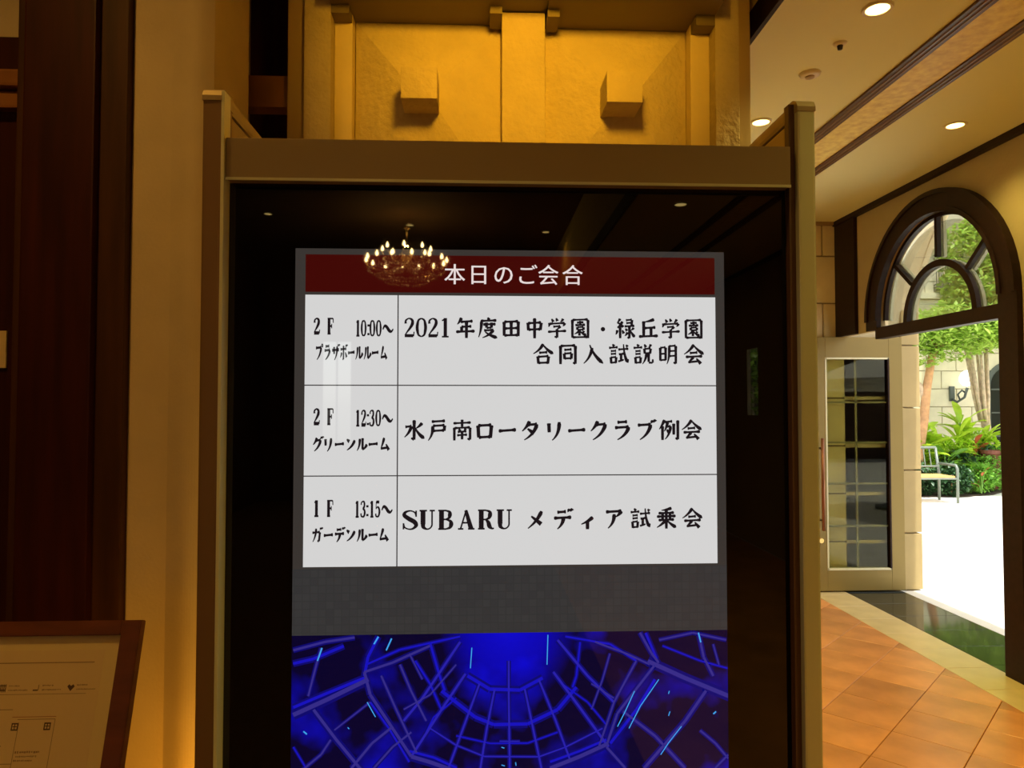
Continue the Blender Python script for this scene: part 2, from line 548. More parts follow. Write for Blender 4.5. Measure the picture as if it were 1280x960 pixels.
# right wall : inner skin with arched transom and door opening
CY, CZ, RI, RO = 4.71, 2.205, 0.645, 0.795
DOORZ = 2.065
out = [(-9.0, 0.0), (CY - RI - 0.01, 0.0), (CY - RI - 0.01, CZ)]
out += list(reversed([(a, b) for a, b in arc(CY, CZ, RI + 0.01, 0, PI)]))[1:]
out += [(CY + RI + 0.01, 2.135), (YE, 2.135), (YE, HT + 0.2), (-9.0, HT + 0.2)]
wall_right = tag(poly_extrude('wall_right', out, lambda a, b: Vector((XR, a, b)), (XI - XR, 0, 0), M['wall_tan'], None, [[(-5.12, 1.45), (-4.80, 1.45), (-4.80, 2.2), (-5.12, 2.2)]]), kind='structure')
# outer skin, pale stone, larger arch
out = [(-0.5, 0.0), (3.42, 0.0), (3.42, 2.10)] + list(reversed(arc(CY, 2.10, 1.29, 0, PI)))[1:] + [(YE, 0.0), (6.6, 0.0), (6.6, 4.6), (-0.5, 4.6)]
wall_outer = tag(poly_extrude('wall_outside', out, lambda a, b: Vector((XI + 0.001, a, b)), (XO - XI, 0, 0), M['stone']), kind='structure')
# stone jamb courses standing proud at the far side of the doorway (pilaster outside)
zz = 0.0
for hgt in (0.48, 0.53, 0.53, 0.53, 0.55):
    MB().box(3.585, 3.742, YE - 0.03, YE + 0.25, zz + 0.006, min(zz + hgt, 2.6) - 0.006, 0.006).build('stone_block', M['stone_jamb_shade'], wall_outer)
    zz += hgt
for (a0, a1) in ((0, 0.5), (0.5, 1.0), (1.0, 1.5), (1.5, 2.05), (2.05, 2.6), (2.6, PI)):
    pts = arc(CY, 2.10, 1.285, a0 + 0.006, a1 - 0.006, 8) + list(reversed(arc(CY, 2.10, 1.50, a0 + 0.006, a1 - 0.006, 8)))
    poly_extrude('archivolt_block', pts, lambda a, b: Vector((XO - 0.01, a, b)), (0.05, 0, 0), M['stone'], wall_outer)

# dark wooden arch frame (inner side)
win = tag(empty('window_1', (XR, CY, DOORZ)), kind='structure')
fr = list(arc(CY, CZ, RO, 0, PI)) + [(CY - RO, DOORZ)] + [(CY - RI, DOORZ), (CY - RI, CZ)] + list(reversed(arc(CY, CZ, RI, 0, PI)))[1:] + [(CY + RI, DOORZ), (CY + RO + 0.01, DOORZ + 0.07)]
fr = [(CY - RO, 0.0), (CY - RI, 0.0), (CY - RI, CZ)] + list(reversed(arc(CY, CZ, RI, 0, PI)))[1:] + [(CY + RI, 2.137), (CY + RO, 2.137), (CY + RO, CZ)] + arc(CY, CZ, RO, 0, PI)[1:]
poly_extrude('arch_frame', fr, lambda a, b: Vector((XR - 0.035, a, b)), (0.035, 0, 0), M['arch_wood'], win)
for (ra, rb, x0, x1) in ((RI - 0.0, RI + 0.03, XR - 0.045, XR - 0.03), (RO - 0.03, RO, XR - 0.05, XR - 0.03), (RI - 0.02, RI + 0.005, XR + 0.02, XR + 0.05)):
    pts = arc(CY, CZ, ra, 0, PI) + list(reversed(arc(CY, CZ, rb, 0, PI)))
    poly_extrude('frame_bead', pts, lambda a, b: Vector((x0, a, b)), (x1 - x0, 0, 0), M['arch_wood'], win)
bx('transom_bar', XR - 0.03, XR + 0.045, CY - RI, CY + RO - 0.12, DOORZ, DOORZ + 0.088, M['arch_wood'], win, 0.006)
bx('near_jamb', XR, XO - 0.10, CY - RI - 0.14, CY - RI, 0.0, DOORZ + 0.05, M['arch_wood'], win)
poly_extrude('outer_ring', arc(CY, CZ, RI - 0.012, 0, PI) + list(reversed(arc(CY, CZ, RI + 0.03, 0, PI))), lambda a, b: Vector((XR + 0.066, a, b)), (0.022, 0, 0), M['muntin'], win)
RS = 0.325
def ring_pts(r0, r1):
    return arc(CY, 2.15, r0, 0, PI, 24) + list(reversed(arc(CY, 2.15, r1, 0, PI, 24)))
poly_extrude('inner_arch_bar', ring_pts(RS + 0.02, RS + 0.065), lambda a, b: Vector((XR + 0.02, a, b)), (0.03, 0, 0), M['arch_wood'], win)
poly_extrude('inner_arch_bar', ring_pts(RS + 0.022, RS + 0.062), lambda a, b: Vector((XR + 0.066, a, b)), (0.022, 0, 0), M['muntin'], win)
def spoke(ang, r0, r1, w, x0, x1, m):
    d = Vector((0, math.cos(ang), math.sin(ang))); n = Vector((0, -math.sin(ang), math.cos(ang)))
    c = Vector((0, CY, CZ - 0.03))
    b = MB()
    P = []
    for x in (x0, x1):
        for (r, s_) in ((r0, -1), (r1, -1), (r1, 1), (r0, 1)):
            P.append(b.bm.verts.new(Vector((x, 0, 0)) + c + d * r + n * (w / 2 * s_)))
    for f in ((0, 1, 2, 3), (7, 6, 5, 4), (0, 4, 5, 1), (1, 5, 6, 2), (2, 6, 7, 3), (3, 7, 4, 0)):
        b.bm.faces.new([P[i] for i in f])
    b.build('spoke_bar', m, win)
for ang in (PI / 2, PI / 2 + 0.86, PI / 2 - 0.86):
    spoke(ang, RS + 0.06, RI + 0.02, 0.028, XR + 0.02, XR + 0.05, M['arch_wood'])
    spoke(ang, RS + 0.06, RI + 0.02, 0.03, XR + 0.066, XR + 0.088, M['muntin'])
poly_extrude('pane', arc(CY, CZ - 0.05, RI + 0.0, 0, PI), lambda a, b: Vector((XR + 0.054, a, b)), (0.004, 0, 0), M['pane_clear'], win)

# corner pilaster, crown and wall stones
tag(bx('trim_4', XR - 0.03, XR + 0.0, 5.68, YE - 0.001, 2.137, HT - 0.002, M['arch_wood'], None, 0.004), kind='structure')
tag(bx('trim_5', XR - 0.045, XR, -8.95, YE - 0.001, 3.088, HT - 0.001, M['arch_wood'], None, 0.004), kind='structure')

wall_end = tag(bx('wall_end', 1.1, 3.545, YE + 0.02, YE + 0.3, -0.1, HT + 0.1, M['mortar']), kind='structure')
z = -0.0
row = 0
while z < 3.10:
    h = min(0.405, 3.105 - z)
    x = 3.545 - (0.0 if row % 2 else 0.0)
    first = 0.62 if row % 2 else 0.86
    w = first
    while x > 1.13:
        x0 = max(1.12, x - w)
        MB().box(x0 + 0.006, x - 0.006, YE + 0.0, YE + 0.05, z + 0.006, z + h - 0.006, 0.008).build('stone_block', M['stone_in'], wall_end)
        x = x0; w = 0.86
    z += 0.405
    row += 1
tag(bx('trim_6', 1.12, XR - 0.045, YE - 0.025, YE + 0.02, HT - 0.028, HT - 0.001, M['brown_trim_shade']), kind='structure')

# hall ceiling with ribbed strips
ceiling = tag(bx('ceiling', 1.17, XR + 0.6, -9.1, 6.3, HT, HT + 0.12, M['ceiling']), kind='structure')
bx('gold_strip', 2.0, 2.205, -8.9, YE, HT - 0.004, HT + 0.01, M['gold'], ceiling)
for x0 in (1.925, 2.205):
    bx('ribbed_trim', x0, x0 + 0.072, -8.9, YE, HT - 0.012, HT + 0.01, M['rib'], ceiling)
    for k in range(2):
        MB().tube([(x0 + 0.024 + 0.024 * k, -6.9, HT - 0.013), (x0 + 0.024 + 0.024 * k, YE, HT - 0.013)], 0.005, 6).build('bead', M['rib_light'], ceiling)
# fascia at the step up to the lobby
tag(bx('trim_7', 1.15, 1.169, -8.95, YE, HT - 0.012, 3.235, M['arch_wood']), kind='structure')
tag(bx('wall_step', 1.17, 1.24, -8.95, YE, HT + 0.121, 3.95, M['gold']), kind='structure')

# lobby shell (behind the camera and to the left)
tag(bx('ceiling_lobby', -3.7, 1.25, -9.1, 6.3, 3.95, 4.05, M['lobby_ceiling']), kind='structure')
tag(poly_extrude('wall_left', [(-9.1, -0.1), (6.3, -0.1), (6.3, 3.95), (-9.1, 3.95)], lambda a, b: Vector((-3.6, a, b)), (-0.1, 0, 0), M['lobby_wall'], None, [[(-7.7, 1.8), (-7.2, 1.8), (-7.2, 2.3), (-7.7, 2.3)]]), kind='structure')
def wall_with_windows(name, x0, x1, yf, z1, wins, m):
    outl = [(x0, -0.1), (x1, -0.1), (x1, z1), (x0, z1)]
    holes = [[(a, c), (b, c), (b, d), (a, d)] for a, b, c, d in wins]
    return tag(poly_extrude(name, outl, lambda a, b: Vector((a, yf, b)), (0, -0.12, 0), m, None, holes), kind='structure')
back_wins = [(-2.62, -2.10, 0.95, 2.65)]
wall_with_windows('wall_back', -3.7, 3.7, -9.0, 4.0, back_wins, M['lobby_wall'])
for i, (a, b, c, d) in enumerate(back_wins):
    w_ = tag(empty('window_%d' % (i + 2), ((a + b) / 2, -9.0, c)), kind='structure')
    f = MB()
    f.box(a, a + 0.03, -9.02, -8.98, c, d); f.box(b - 0.03, b, -9.02, -8.98, c, d)
    f.box(a, b, -9.02, -8.98, c, c + 0.03); f.box(a, b, -9.02, -8.98, d - 0.03, d)
    f.box((a + b) / 2 - 0.012, (a + b) / 2 + 0.012, -9.02, -8.98, c, d)
    f.build('window_frame', M['dark_wood2'], w_)
    bx('pane', a, b, -9.004, -9.0, c, d, M['pane_clear'], w_)

# ------------------------------------------------------------------ central niche wall
YN = 2.95
niche = tag(bx('wall_niche', -0.70, 1.105, YN + 0.05, YN + 0.35, 0.0, 3.94, M['stucco']), kind='structure')
def slabp(name, x0, x1, y0, y1, z0, z1, m, b=0.004):
    return bx(name, x0, x1, y0, y1, z0, z1, m, niche, b)
slabp('edge_pier', -0.70, -0.595, YN - 0.10, YN + 0.05, 0.0, 3.94, M['stucco'])
slabp('edge_pier', 0.955, 1.055, YN - 0.10, YN + 0.05, 0.0, 3.94, M['stucco'])
slabp('pier_return', 1.056, 1.108, YN - 0.08, YN + 0.349, 0.0, 3.94, M['brown_trim_shade'])  # side face away from the light, its shade painted brown
slabp('pier_step', -0.594, -0.522, YN - 0.03, YN + 0.05, 0.0, 3.16, M['stucco_fine'])
slabp('pier_step', 0.874, 0.954, YN - 0.03, YN + 0.05, 0.0, 3.16, M['stucco_fine'])
slabp('center_pier', 0.088, 0.265, YN - 0.045, YN + 0.05, 0.0, 3.168, M['stucco'])
# hipped relief panels with a corbel block at the peak of each
def relief(x0, x1, z0, z1, cx0, cx1, cz0, cz1, y_edge, y_peak):
    b = MB()
    o = [(x0, y_edge, z0), (x1, y_edge, z0), (x1, y_edge, z1), (x0, y_edge, z1)]
    p = [(cx0, y_peak, cz0), (cx1, y_peak, cz0), (cx1, y_peak, cz1), (cx0, y_peak, cz1)]
    back = [(x, YN + 0.049, z) for x, _, z in o]
    vo = [b.bm.verts.new(v) for v in o]; vp = [b.bm.verts.new(v) for v in p]; vb = [b.bm.verts.new(v) for v in back]
    for i in range(4):
        j = (i + 1) % 4
        b.bm.faces.new((vo[i], vo[j], vp[j], vp[i]))
        b.bm.faces.new((vo[i], vb[i], vb[j], vo[j]))
    b.bm.faces.new(vp); b.bm.faces.new(vb[::-1])
    return b.build('relief_panel', M['stucco'], niche)
relief(-0.518, 0.084, 2.40, 3.15, -0.30, -0.165, 2.74, 2.86, YN + 0.03, YN - 0.07)
relief(0.269, 0.870, 2.40, 3.142, 0.525, 0.66, 2.74, 2.86, YN + 0.03, YN - 0.07)
for cx in (-0.236, 0.560):
    bx('corbel', cx - 0.07, cx + 0.07, 2.735, YN - 0.0, 2.73, 2.852, M['stucco'], niche, 0.004)
# lintel board and brackets over the reliefs, the soffit's shade put into dark brown
lintel = tag(empty('trim_8', (0.18, YN - 0.07, 3.14)), kind='structure')
MB().box(-0.594, 0.086, YN - 0.24, YN + 0.05, 3.150, 3.50).build('lintel_board', M['brown_paint_shade'], lintel)
MB().box(0.27, 0.954, YN - 0.24, YN + 0.05, 3.142, 3.50).build('lintel_board', M['brown_paint_shade'], lintel)
MB().box(0.086, 0.27, YN - 0.24, YN + 0.05, 3.172, 3.50).build('lintel_board', M['brown_paint_shade'], lintel)
for x0, x1, zb in ((0.038, 0.086, 3.120), (0.27, 0.318, 3.112), (-0.594, -0.524, 3.115), (0.876, 0.954, 3.10)):
    bx('bracket', x0, x1, YN - (0.105 if abs(x0 - 0.178) > 0.5 else 0.12), YN - 0.0, zb, 3.2, M['brown_paint_shade'], lintel)

# ------------------------------------------------------------------ left of the niche: brown frame, dark opening
side_frame = tag(empty('trim_9', (-0.9, 3.0, 0)), kind='structure')
bx('upright', -0.775, -0.701, YN - 0.06, YN + 0.2, 0, 3.94, M['brown_trim_shade'], side_frame, 0.006)
bx('upright', -1.055, -1.003, YN - 0.02, YN + 0.2, 0, 3.94, M['brown_trim_shade'], side_frame, 0.006)
bx('upright', -1.115, -1.058, YN - 0.10, YN + 0.2, 0, 3.94, M['brown_paint_shade'], side_frame, 0.006)
MB().tube([(-1.05, YN - 0.06, 0), (-1.05, YN - 0.06, 3.94)], 0.006, 8).build('bead', M['alu_glint'], side_frame, smooth=True)  # pale colour paints the highlight line between the uprights
bx('cross_rail', -1.003, -0.775, YN + 0.0, YN + 0.08, 2.775, 2.905, M['orange_wood'], side_frame, 0.004)
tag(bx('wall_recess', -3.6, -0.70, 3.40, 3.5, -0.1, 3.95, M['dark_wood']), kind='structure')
tag(bx('wall_passage', 1.10, 1.165, 3.30, 6.02, -0.1, 3.94, M['wall_tan']), kind='structure')

# cream pilaster with a rounded edge, left of the sign
pil = MB()
prof = [(-1.16, 2.75), (-1.16, 2.42), (-1.145, 2.405)]
for k in range(17):
    a = k / 16
    prof.append((-1.02 + 0.135 * a, 2.405 - 0.045 * math.sin(PI * min(1, a * 1.0)) ** 1.0 * (0.4 + 0.6 * a)))
prof += [(-0.883, 2.42), (-0.883, 2.75)]
v0 = [pil.bm.verts.new((x, y, 0)) for x, y in prof]; v1 = [pil.bm.verts.new((x, y, 3.94)) for x, y in prof]
for i in range(len(prof)):
    j = (i + 1) % len(prof)
    pil.bm.faces.new((v0[i], v0[j], v1[j], v1[i]))
pil.bm.faces.new(v0[::-1]); pil.bm.faces.new(v1)
tag(pil.build('trim_10', M['stucco_fine'], None), kind='structure')
# dark wood pilaster beside it
dw = tag(empty('trim_11', (-1.3, 2.4, 0)), kind='structure')
bx('pilaster_face', -1.462, -1.238, 2.34, 2.7, 0, 3.94, M['dark_wood'], dw, 0.006)
bx('pilaster_edge', -1.238, -1.150, 2.37, 2.7, 0, 3.94, M['dark_wood2'], dw, 0.006)
bx('pilaster_edge', -1.50, -1.462, 2.37, 2.7, 0, 3.94, M['dark_wood2'], dw, 0.006)
# panelled wall further left
lw = tag(bx('wall_panelled', -3.6, -1.50, 2.62, 2.72, 0, 3.94, M['dark_wood']), kind='structure')
bx('upper_panel', -3.6, -1.50, 2.60, 2.62, 2.845, 3.9, M['stucco_fine'], lw)
bx('dark_rail', -3.6, -1.50, 2.57, 2.62, 2.73, 2.85, M['dark_wood'], lw, 0.004)
bx('cornice_moulding', -3.6, -1.50, 2.55, 2.62, 2.668, 2.728, M['orange_wood'], lw, 0.01)
bx('cornice_moulding', -3.6, -1.50, 2.575, 2.62, 2.60, 2.66, M['orange_wood'], lw, 0.01)

# ================================================================== DOOR LEAF
YD = 5.95
door = tag(empty('door_1', (3.2, YD, 0)), kind='structure')
DX0, DX1, DZ1 = 2.815, 3.565, 2.135
bx('stile', DX0, DX0 + 0.085, YD - 0.022, YD + 0.022, 0.012, DZ1, M['door_metal'], door, 0.004)
bx('stile', DX1 - 0.115, DX1, YD - 0.022, YD + 0.022, 0.012, DZ1, M['door_metal'], door, 0.004)
bx('top_rail', DX0 + 0.085, DX1 - 0.115, YD - 0.022, YD + 0.022, 1.96, DZ1, M['door_metal'], door, 0.004)
bx('bottom_rail', DX0 + 0.085, DX1 - 0.115, YD - 0.022, YD + 0.022, 0.012, 0.185, M['door_metal'], door, 0.004)
bx('pane', DX0 + 0.085, DX1 - 0.115, YD - 0.003, YD + 0.003, 0.185, 1.96, M['pane'], door)
for (a0, a1, c0, c1) in ((DX0 + 0.083, DX0 + 0.097, 0.185, 1.96), (DX1 - 0.127, DX1 - 0.113, 0.185, 1.96), (DX0 + 0.085, DX1 - 0.115, 1.948, 1.962), (DX0 + 0.085, DX1 - 0.115, 0.183, 0.197)):
    bx('glazing_bead', a0, a1, YD - 0.026, YD + 0.026, c0, c1, M['muntin'] if a0 < 3.4 else M['arch_wood'], door)
bx('muntin', 3.166, 3.182, YD + 0.004, YD + 0.014, 0.19, 1.955, M['door_muntin'], door)
for zc in (0.545, 0.90, 1.245, 1.585):
    bx('muntin', DX0 + 0.09, DX1 - 0.12, YD + 0.004, YD + 0.014, zc - 0.008, zc + 0.008, M['door_muntin'], door)
hd = MB().tube([(2.848, YD - 0.07, 0.52), (2.848, YD - 0.07, 1.285)], 0.014, 10).build('pull_bar', M['bronze'], door, smooth=True)
for zc in (0.60, 1.20):
    MB().tube([(2.848, YD - 0.07, zc), (2.848, YD - 0.02, zc)], 0.009, 8).build('bar_mount', M['steel'], hd)
MB().tube([(2.845, YD - 0.035, 0.43), (2.845, YD - 0.02, 0.43)], 0.02, 12).build('lock_cylinder', M['brass'], door)

# ================================================================== DIGITAL SIGN
YS = 1.5
sign = tag(empty('digital_sign', (0.07, 1.62, 0)), 'tall freestanding digital sign with black glass front listing the day\'s meetings', 'sign')
def post(x0, x1, face_x0, face_x1, side):
    p = MB()
    p.box(x0, x1, YS - 0.035, YS + 0.03, 0.03, 2.175, 0.005)
    # rounded cap rising from front to back
    o = p.build('post', M['alu'] if side > 0 else M['alu_amber_l'], sign)
    cap = poly_extrude('post_cap', [(YS - 0.037, 2.170), (YS - 0.037, 2.180), (YS - 0.030, 2.192), (YS - 0.015, 2.200), (YS + 0.03, 2.203), (YS + 0.03, 2.170)],
                       lambda a, b: Vector((x0 - 0.001, a, b)), (x1 - x0 + 0.002, 0, 0), M['alu_cap'], o)
    return o
M['alu_amber_l'] = mat('aluminium in amber light', (0.26, 0.15, 0.06), 0.45, metal=0.3)  # same metal as the right post, local orange light put into its colour
M['alu_cap'] = mat('tan post cap', (0.42, 0.32, 0.17), 0.45, metal=0.3)
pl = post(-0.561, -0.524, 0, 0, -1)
pr = post(0.665, 0.702, 0, 0, 1)
bx('edge_strip', -0.524, -0.5175, YS - 0.036, YS + 0.0, 0.03, 2.19, M['alu_glint'], sign, 0.001)
bx('edge_strip', 0.652, 0.665, YS - 0.020, YS + 0.0, 0.03, 2.19, M['alu_dark'], sign, 0.001)
for side, xa, xb in ((-1, -0.556, -0.530), (1, 0.671, 0.697)):
    bx('side_panel', xa, xb, YS + 0.045, YS + 0.225, 0.03, 2.165, M['alu_yellow_lit'], sign, 0.003)
    bx('rear_post', xa, xb + (0.0), YS + 0.232, YS + 0.262, 0.03, 2.165, M['alu_dark'], sign, 0.003)
    bx('top_rail', xa - 0.004, xb + 0.004, YS + 0.03, YS + 0.262, 2.167, 2.200, M['alu_cap'], sign, 0.01)
    bx('shadow_gap', xa + 0.004, xb - 0.004, YS + 0.03, YS + 0.045, 0.03, 2.165, M['alu_dark'], sign)
hdr = bx('header', -0.516, 0.651, YS - 0.03, YS + 0.04, 2.012, 2.096, M['alu_header'], sign, 0.002)
bx('header_lip', -0.516, 0.651, YS - 0.032, YS - 0.028, 2.009, 2.0145, M['alu'], hdr)
bx('base_plinth', -0.60, 0.74, YS - 0.12, YS + 0.30, 0.0, 0.03, M['steel'], sign, 0.004)
bx('back_cover', -0.516, 0.651, YS + 0.06, YS + 0.225, 0.03, 2.0, M['steel'], sign, 0.004)
bx('front_glass', -0.5175, 0.652, YS + 0.001, YS + 0.012, 0.03, 2.012, M['black_glass'], sign)
LX0, LX1, LZ0, LZ1 = -0.382, 0.5175, 0.277, 1.8775
scr = bx('screen', LX0, LX1, YS + 0.0002, YS + 0.001, LZ0, LZ1, M['lcd'], sign)
def flat(name, x0, x1, z0, z1, m, y):
    return MB().face([(x0, y, z0), (x1, y, z0), (x1, y, z1), (x0, y, z1)]).build(name, m, scr, normals=False)
flat('title_banner', -0.361, 0.497, 1.787, 1.865, M['red_px'], YS - 0.0002)
flat('schedule_table', -0.361, 0.498, 1.2215, 1.781, M['white_px'], YS - 0.0002)
flat('grey_band', LX0, LX1, 1.083, 1.2175, M['grey_px'], YS - 0.0002)
flat('blue_picture', LX0, LX1, LZ0, 1.083, M['blue_bg'], YS - 0.0002)
g = MB()
for (a, b, c, d) in ((-0.1715, -0.1690, 1.2215, 1.781), (-0.361, 0.498, 1.5925, 1.5948), (-0.361, 0.498, 1.4058, 1.4081)):
    g.face([(a, YS - 0.0004, c), (b, YS - 0.0004, c), (b, YS - 0.0004, d), (a, YS - 0.0004, d)])
g.build('table_lines', M['line_px'], scr, normals=False)

# --- lettering -----------------------------------------------------
def glyph_tris(ch, cache={}):
    if ch in cache: return cache[ch]
    cu = bpy.data.curves.new('g', 'FONT')
    cu.body = ch
    cu.size = 1.0
    cu.resolution_u = 3
    cu.fill_mode = 'FRONT'
    cu.offset = GLYPH_OFF[0]
    ob = bpy.data.objects.new('g', cu)
    COL.objects.link(ob)
    dg = bpy.context.evaluated_depsgraph_get()
    dg.update()
    me = bpy.data.meshes.new_from_object(ob.evaluated_get(dg), depsgraph=dg)
    vs = [(v.co.x, v.co.y) for v in me.vertices]
    fs = [tuple(p.vertices) for p in me.polygons]
    bpy.data.objects.remove(ob)
    bpy.data.curves.remove(cu)
    bpy.data.meshes.remove(me)
    cache[ch] = (vs, fs)
    return cache[ch]
GLYPH_OFF = [0.0]
vs, _ = glyph_tris('国')
gx0, gx1 = min(a for a, _ in vs), max(a for a, _ in vs)
gy0, gy1 = min(b for _, b in vs), max(b for _, b in vs)
EM = max(gx1 - gx0, gy1 - gy0) / 0.86
GC = ((gx0 + gx1) / 2, (gy0 + gy1) / 2)

def spline(P, n=6):
    if len(P) < 3: return P
    out = []
    for i in range(len(P) - 1):
        p0 = P[max(i - 1, 0)]; p1 = P[i]; p2 = P[i + 1]; p3 = P[min(i + 2, len(P) - 1)]
        for k in range(n):
            t = k / n
            out.append(tuple(0.5 * ((2 * b) + (-a + c) * t + (2 * a - 5 * b + 4 * c - d) * t * t + (-a + 3 * b - 3 * c + d) * t ** 3) for a, b, c, d in zip(p0, p1, p2, p3)))
    out.append(P[-1])
    return out

# roman letters with serifs, drawn as strokes (x, y, width) in a box of height 1, width 0.8
HV, TH, SF = 0.19, 0.075, 0.045
def vs_(x, y0=0.0, y1=1.0, w=HV): return ('l', [(x, y0, w), (x, y1, w)])
def hs_(x0, x1, y, w=TH): return ('l', [(x0, y, w), (x1, y, w)])
SER = {
    'S': [('c', [(.66, .70, .03), (.60, .88, .05), (.40, .97, .06), (.18, .90, .11), (.13, .74, .16), (.34, .56, .19), (.58, .40, .19), (.66, .22, .15), (.52, .06, .09), (.34, .03, .06), (.15, .12, .05), (.09, .32, .03)]), ('l', [(.66, .66, .03), (.66, .98, .05)]), ('l', [(.09, .02, .05), (.09, .34, .03)])],
    'U': [vs_(.20, .28, .98), ('c', [(.20, .30, .17), (.22, .13, .15), (.36, .03, .08), (.50, .06, .06), (.60, .20, .05), (.61, .40, .05)]), ('l', [(.61, .38, .05), (.61, .98, .05)]), hs_(.04, .38, .975), hs_(.50, .74, .975)],
    'B': [vs_(.20), hs_(.05, .42, .975), hs_(.05, .42, .025), hs_(.2, .42, .52), ('c', [(.40, .975, .05), (.56, .90, .12), (.58, .75, .16), (.54, .60, .11), (.40, .52, .05)]), ('c', [(.40, .52, .05), (.60, .43, .12), (.64, .27, .17), (.58, .10, .12), (.40, .025, .05)])],
    'A': [('l', [(.40, 1.0, .06), (.14, .03, .05)]), ('l', [(.38, .98, .13), (.62, .03, .19)]), hs_(.22, .56, .34), hs_(.02, .27, .025), hs_(.48, .78, .025)],
    'R': [vs_(.20), hs_(.05, .42, .975), hs_(.05, .36, .025), hs_(.2, .42, .50), ('c', [(.40, .975, .05), (.58, .90, .12), (.60, .74, .17), (.55, .58, .12), (.40, .50, .05)]), ('c', [(.40, .50, .06), (.52, .36, .15), (.58, .14, .17), (.70, .03, .08), (.78, .06, .03)])],
    'F': [vs_(.24), hs_(.08, .66, .97, .06), hs_(.08, .42, .025), hs_(.24, .52, .50), ('l', [(.68, .99, .03), (.70, .70, .035)]), ('l', [(.53, .64, .04), (.53, .36, .04)])],
    '0': [('c', [(.40, .975, .05), (.22, .88, .11), (.15, .66, .16), (.13, .50, .17), (.15, .34, .16), (.22, .12, .11), (.40, .025, .05)]), ('c', [(.40, .975, .05), (.58, .88, .11), (.65, .66, .16), (.67, .50, .17), (.65, .34, .16), (.58, .12, .11), (.40, .025, .05)])],
    '1': [vs_(.42), hs_(.20, .64, .025), ('l', [(.42, .95, .09), (.20, .86, .03)])],
    '2': [('c', [(.17, .70, .14), (.18, .86, .10), (.38, .97, .06), (.58, .88, .14), (.60, .70, .17), (.46, .48, .13), (.26, .26, .08), (.12, .08, .06)]), ('l', [(.11, .07, .14), (.66, .07, .14)]), ('l', [(.68, .04, .04), (.71, .28, .03)])],
    '3': [('c', [(.16, .76, .13), (.20, .90, .08), (.40, .97, .06), (.58, .88, .14), (.57, .66, .14), (.36, .53, .05)]), ('c', [(.34, .53, .05), (.58, .44, .13), (.64, .26, .17), (.54, .08, .12), (.34, .025, .06), (.16, .10, .11), (.14, .24, .13)])],
    '5': [('l', [(.20, .96, .05), (.17, .50, .04)]), ('l', [(.20, .93, .12), (.62, .93, .12)]), ('c', [(.17, .50, .04), (.34, .62, .06), (.56, .54, .13), (.64, .32, .17), (.54, .10, .12), (.34, .025, .06), (.16, .10, .11), (.15, .22, .12)])],
    ':': [('l', [(.40, .60, .20), (.40, .74, .20)]), ('l', [(.40, .06, .20), (.40, .20, .20)])],
    '~': [('c', [(.02, .42, .06), (.18, .64, .11), (.38, .58, .14), (.60, .36, .15), (.80, .30, .10), (.98, .46, .04)])],
}
def put_serif(b, ch, cx, cz, w, h, y):
    for kind, P in SER[ch]:
        P = [(a, c, max(0.075, d * 1.18) * (1.35 if w < 0.020 else 1.0)) for a, c, d in P]
        if kind == 'c': P = spline(P)
        L = []
        for i, p in enumerate(P):
            a = P[max(i - 1, 0)]; c = P[min(i + 1, len(P) - 1)]
            dx, dz = (c[0] - a[0]), (c[1] - a[1])
            d = math.hypot(dx, dz) or 1
            nx, nz = -dz / d, dx / d
            L.append(((p[0] + nx * p[2] / 2, p[1] + nz * p[2] / 2), (p[0] - nx * p[2] / 2, p[1] - nz * p[2] / 2)))
        conv = lambda q: (cx + (q[0] - .40) * w / 0.70, y, cz + (q[1] - .5) * h)
        vv = [(b.bm.verts.new(conv(l)), b.bm.verts.new(conv(r))) for l, r in L]
        for i in range(len(vv) - 1):
            b.bm.faces.new((vv[i][0], vv[i][1], vv[i + 1][1], vv[i + 1][0]))
def put_font(b, ch, cx, cz, w, h, y, fat, shear):
    vs, fs = glyph_tris(ch)
    for dx in fat:
        vv = []
        for (gx, gy) in vs:
            u = (gx - GC[0]) / EM; v = (gy - GC[1]) / EM
            v2 = v + shear * u
            vv.append(b.bm.verts.new((cx + (u + dx) * w, y, cz + v2 * h)))
        for f in fs:
            try: b.bm.faces.new([vv[i] for i in f])
            except ValueError: pass
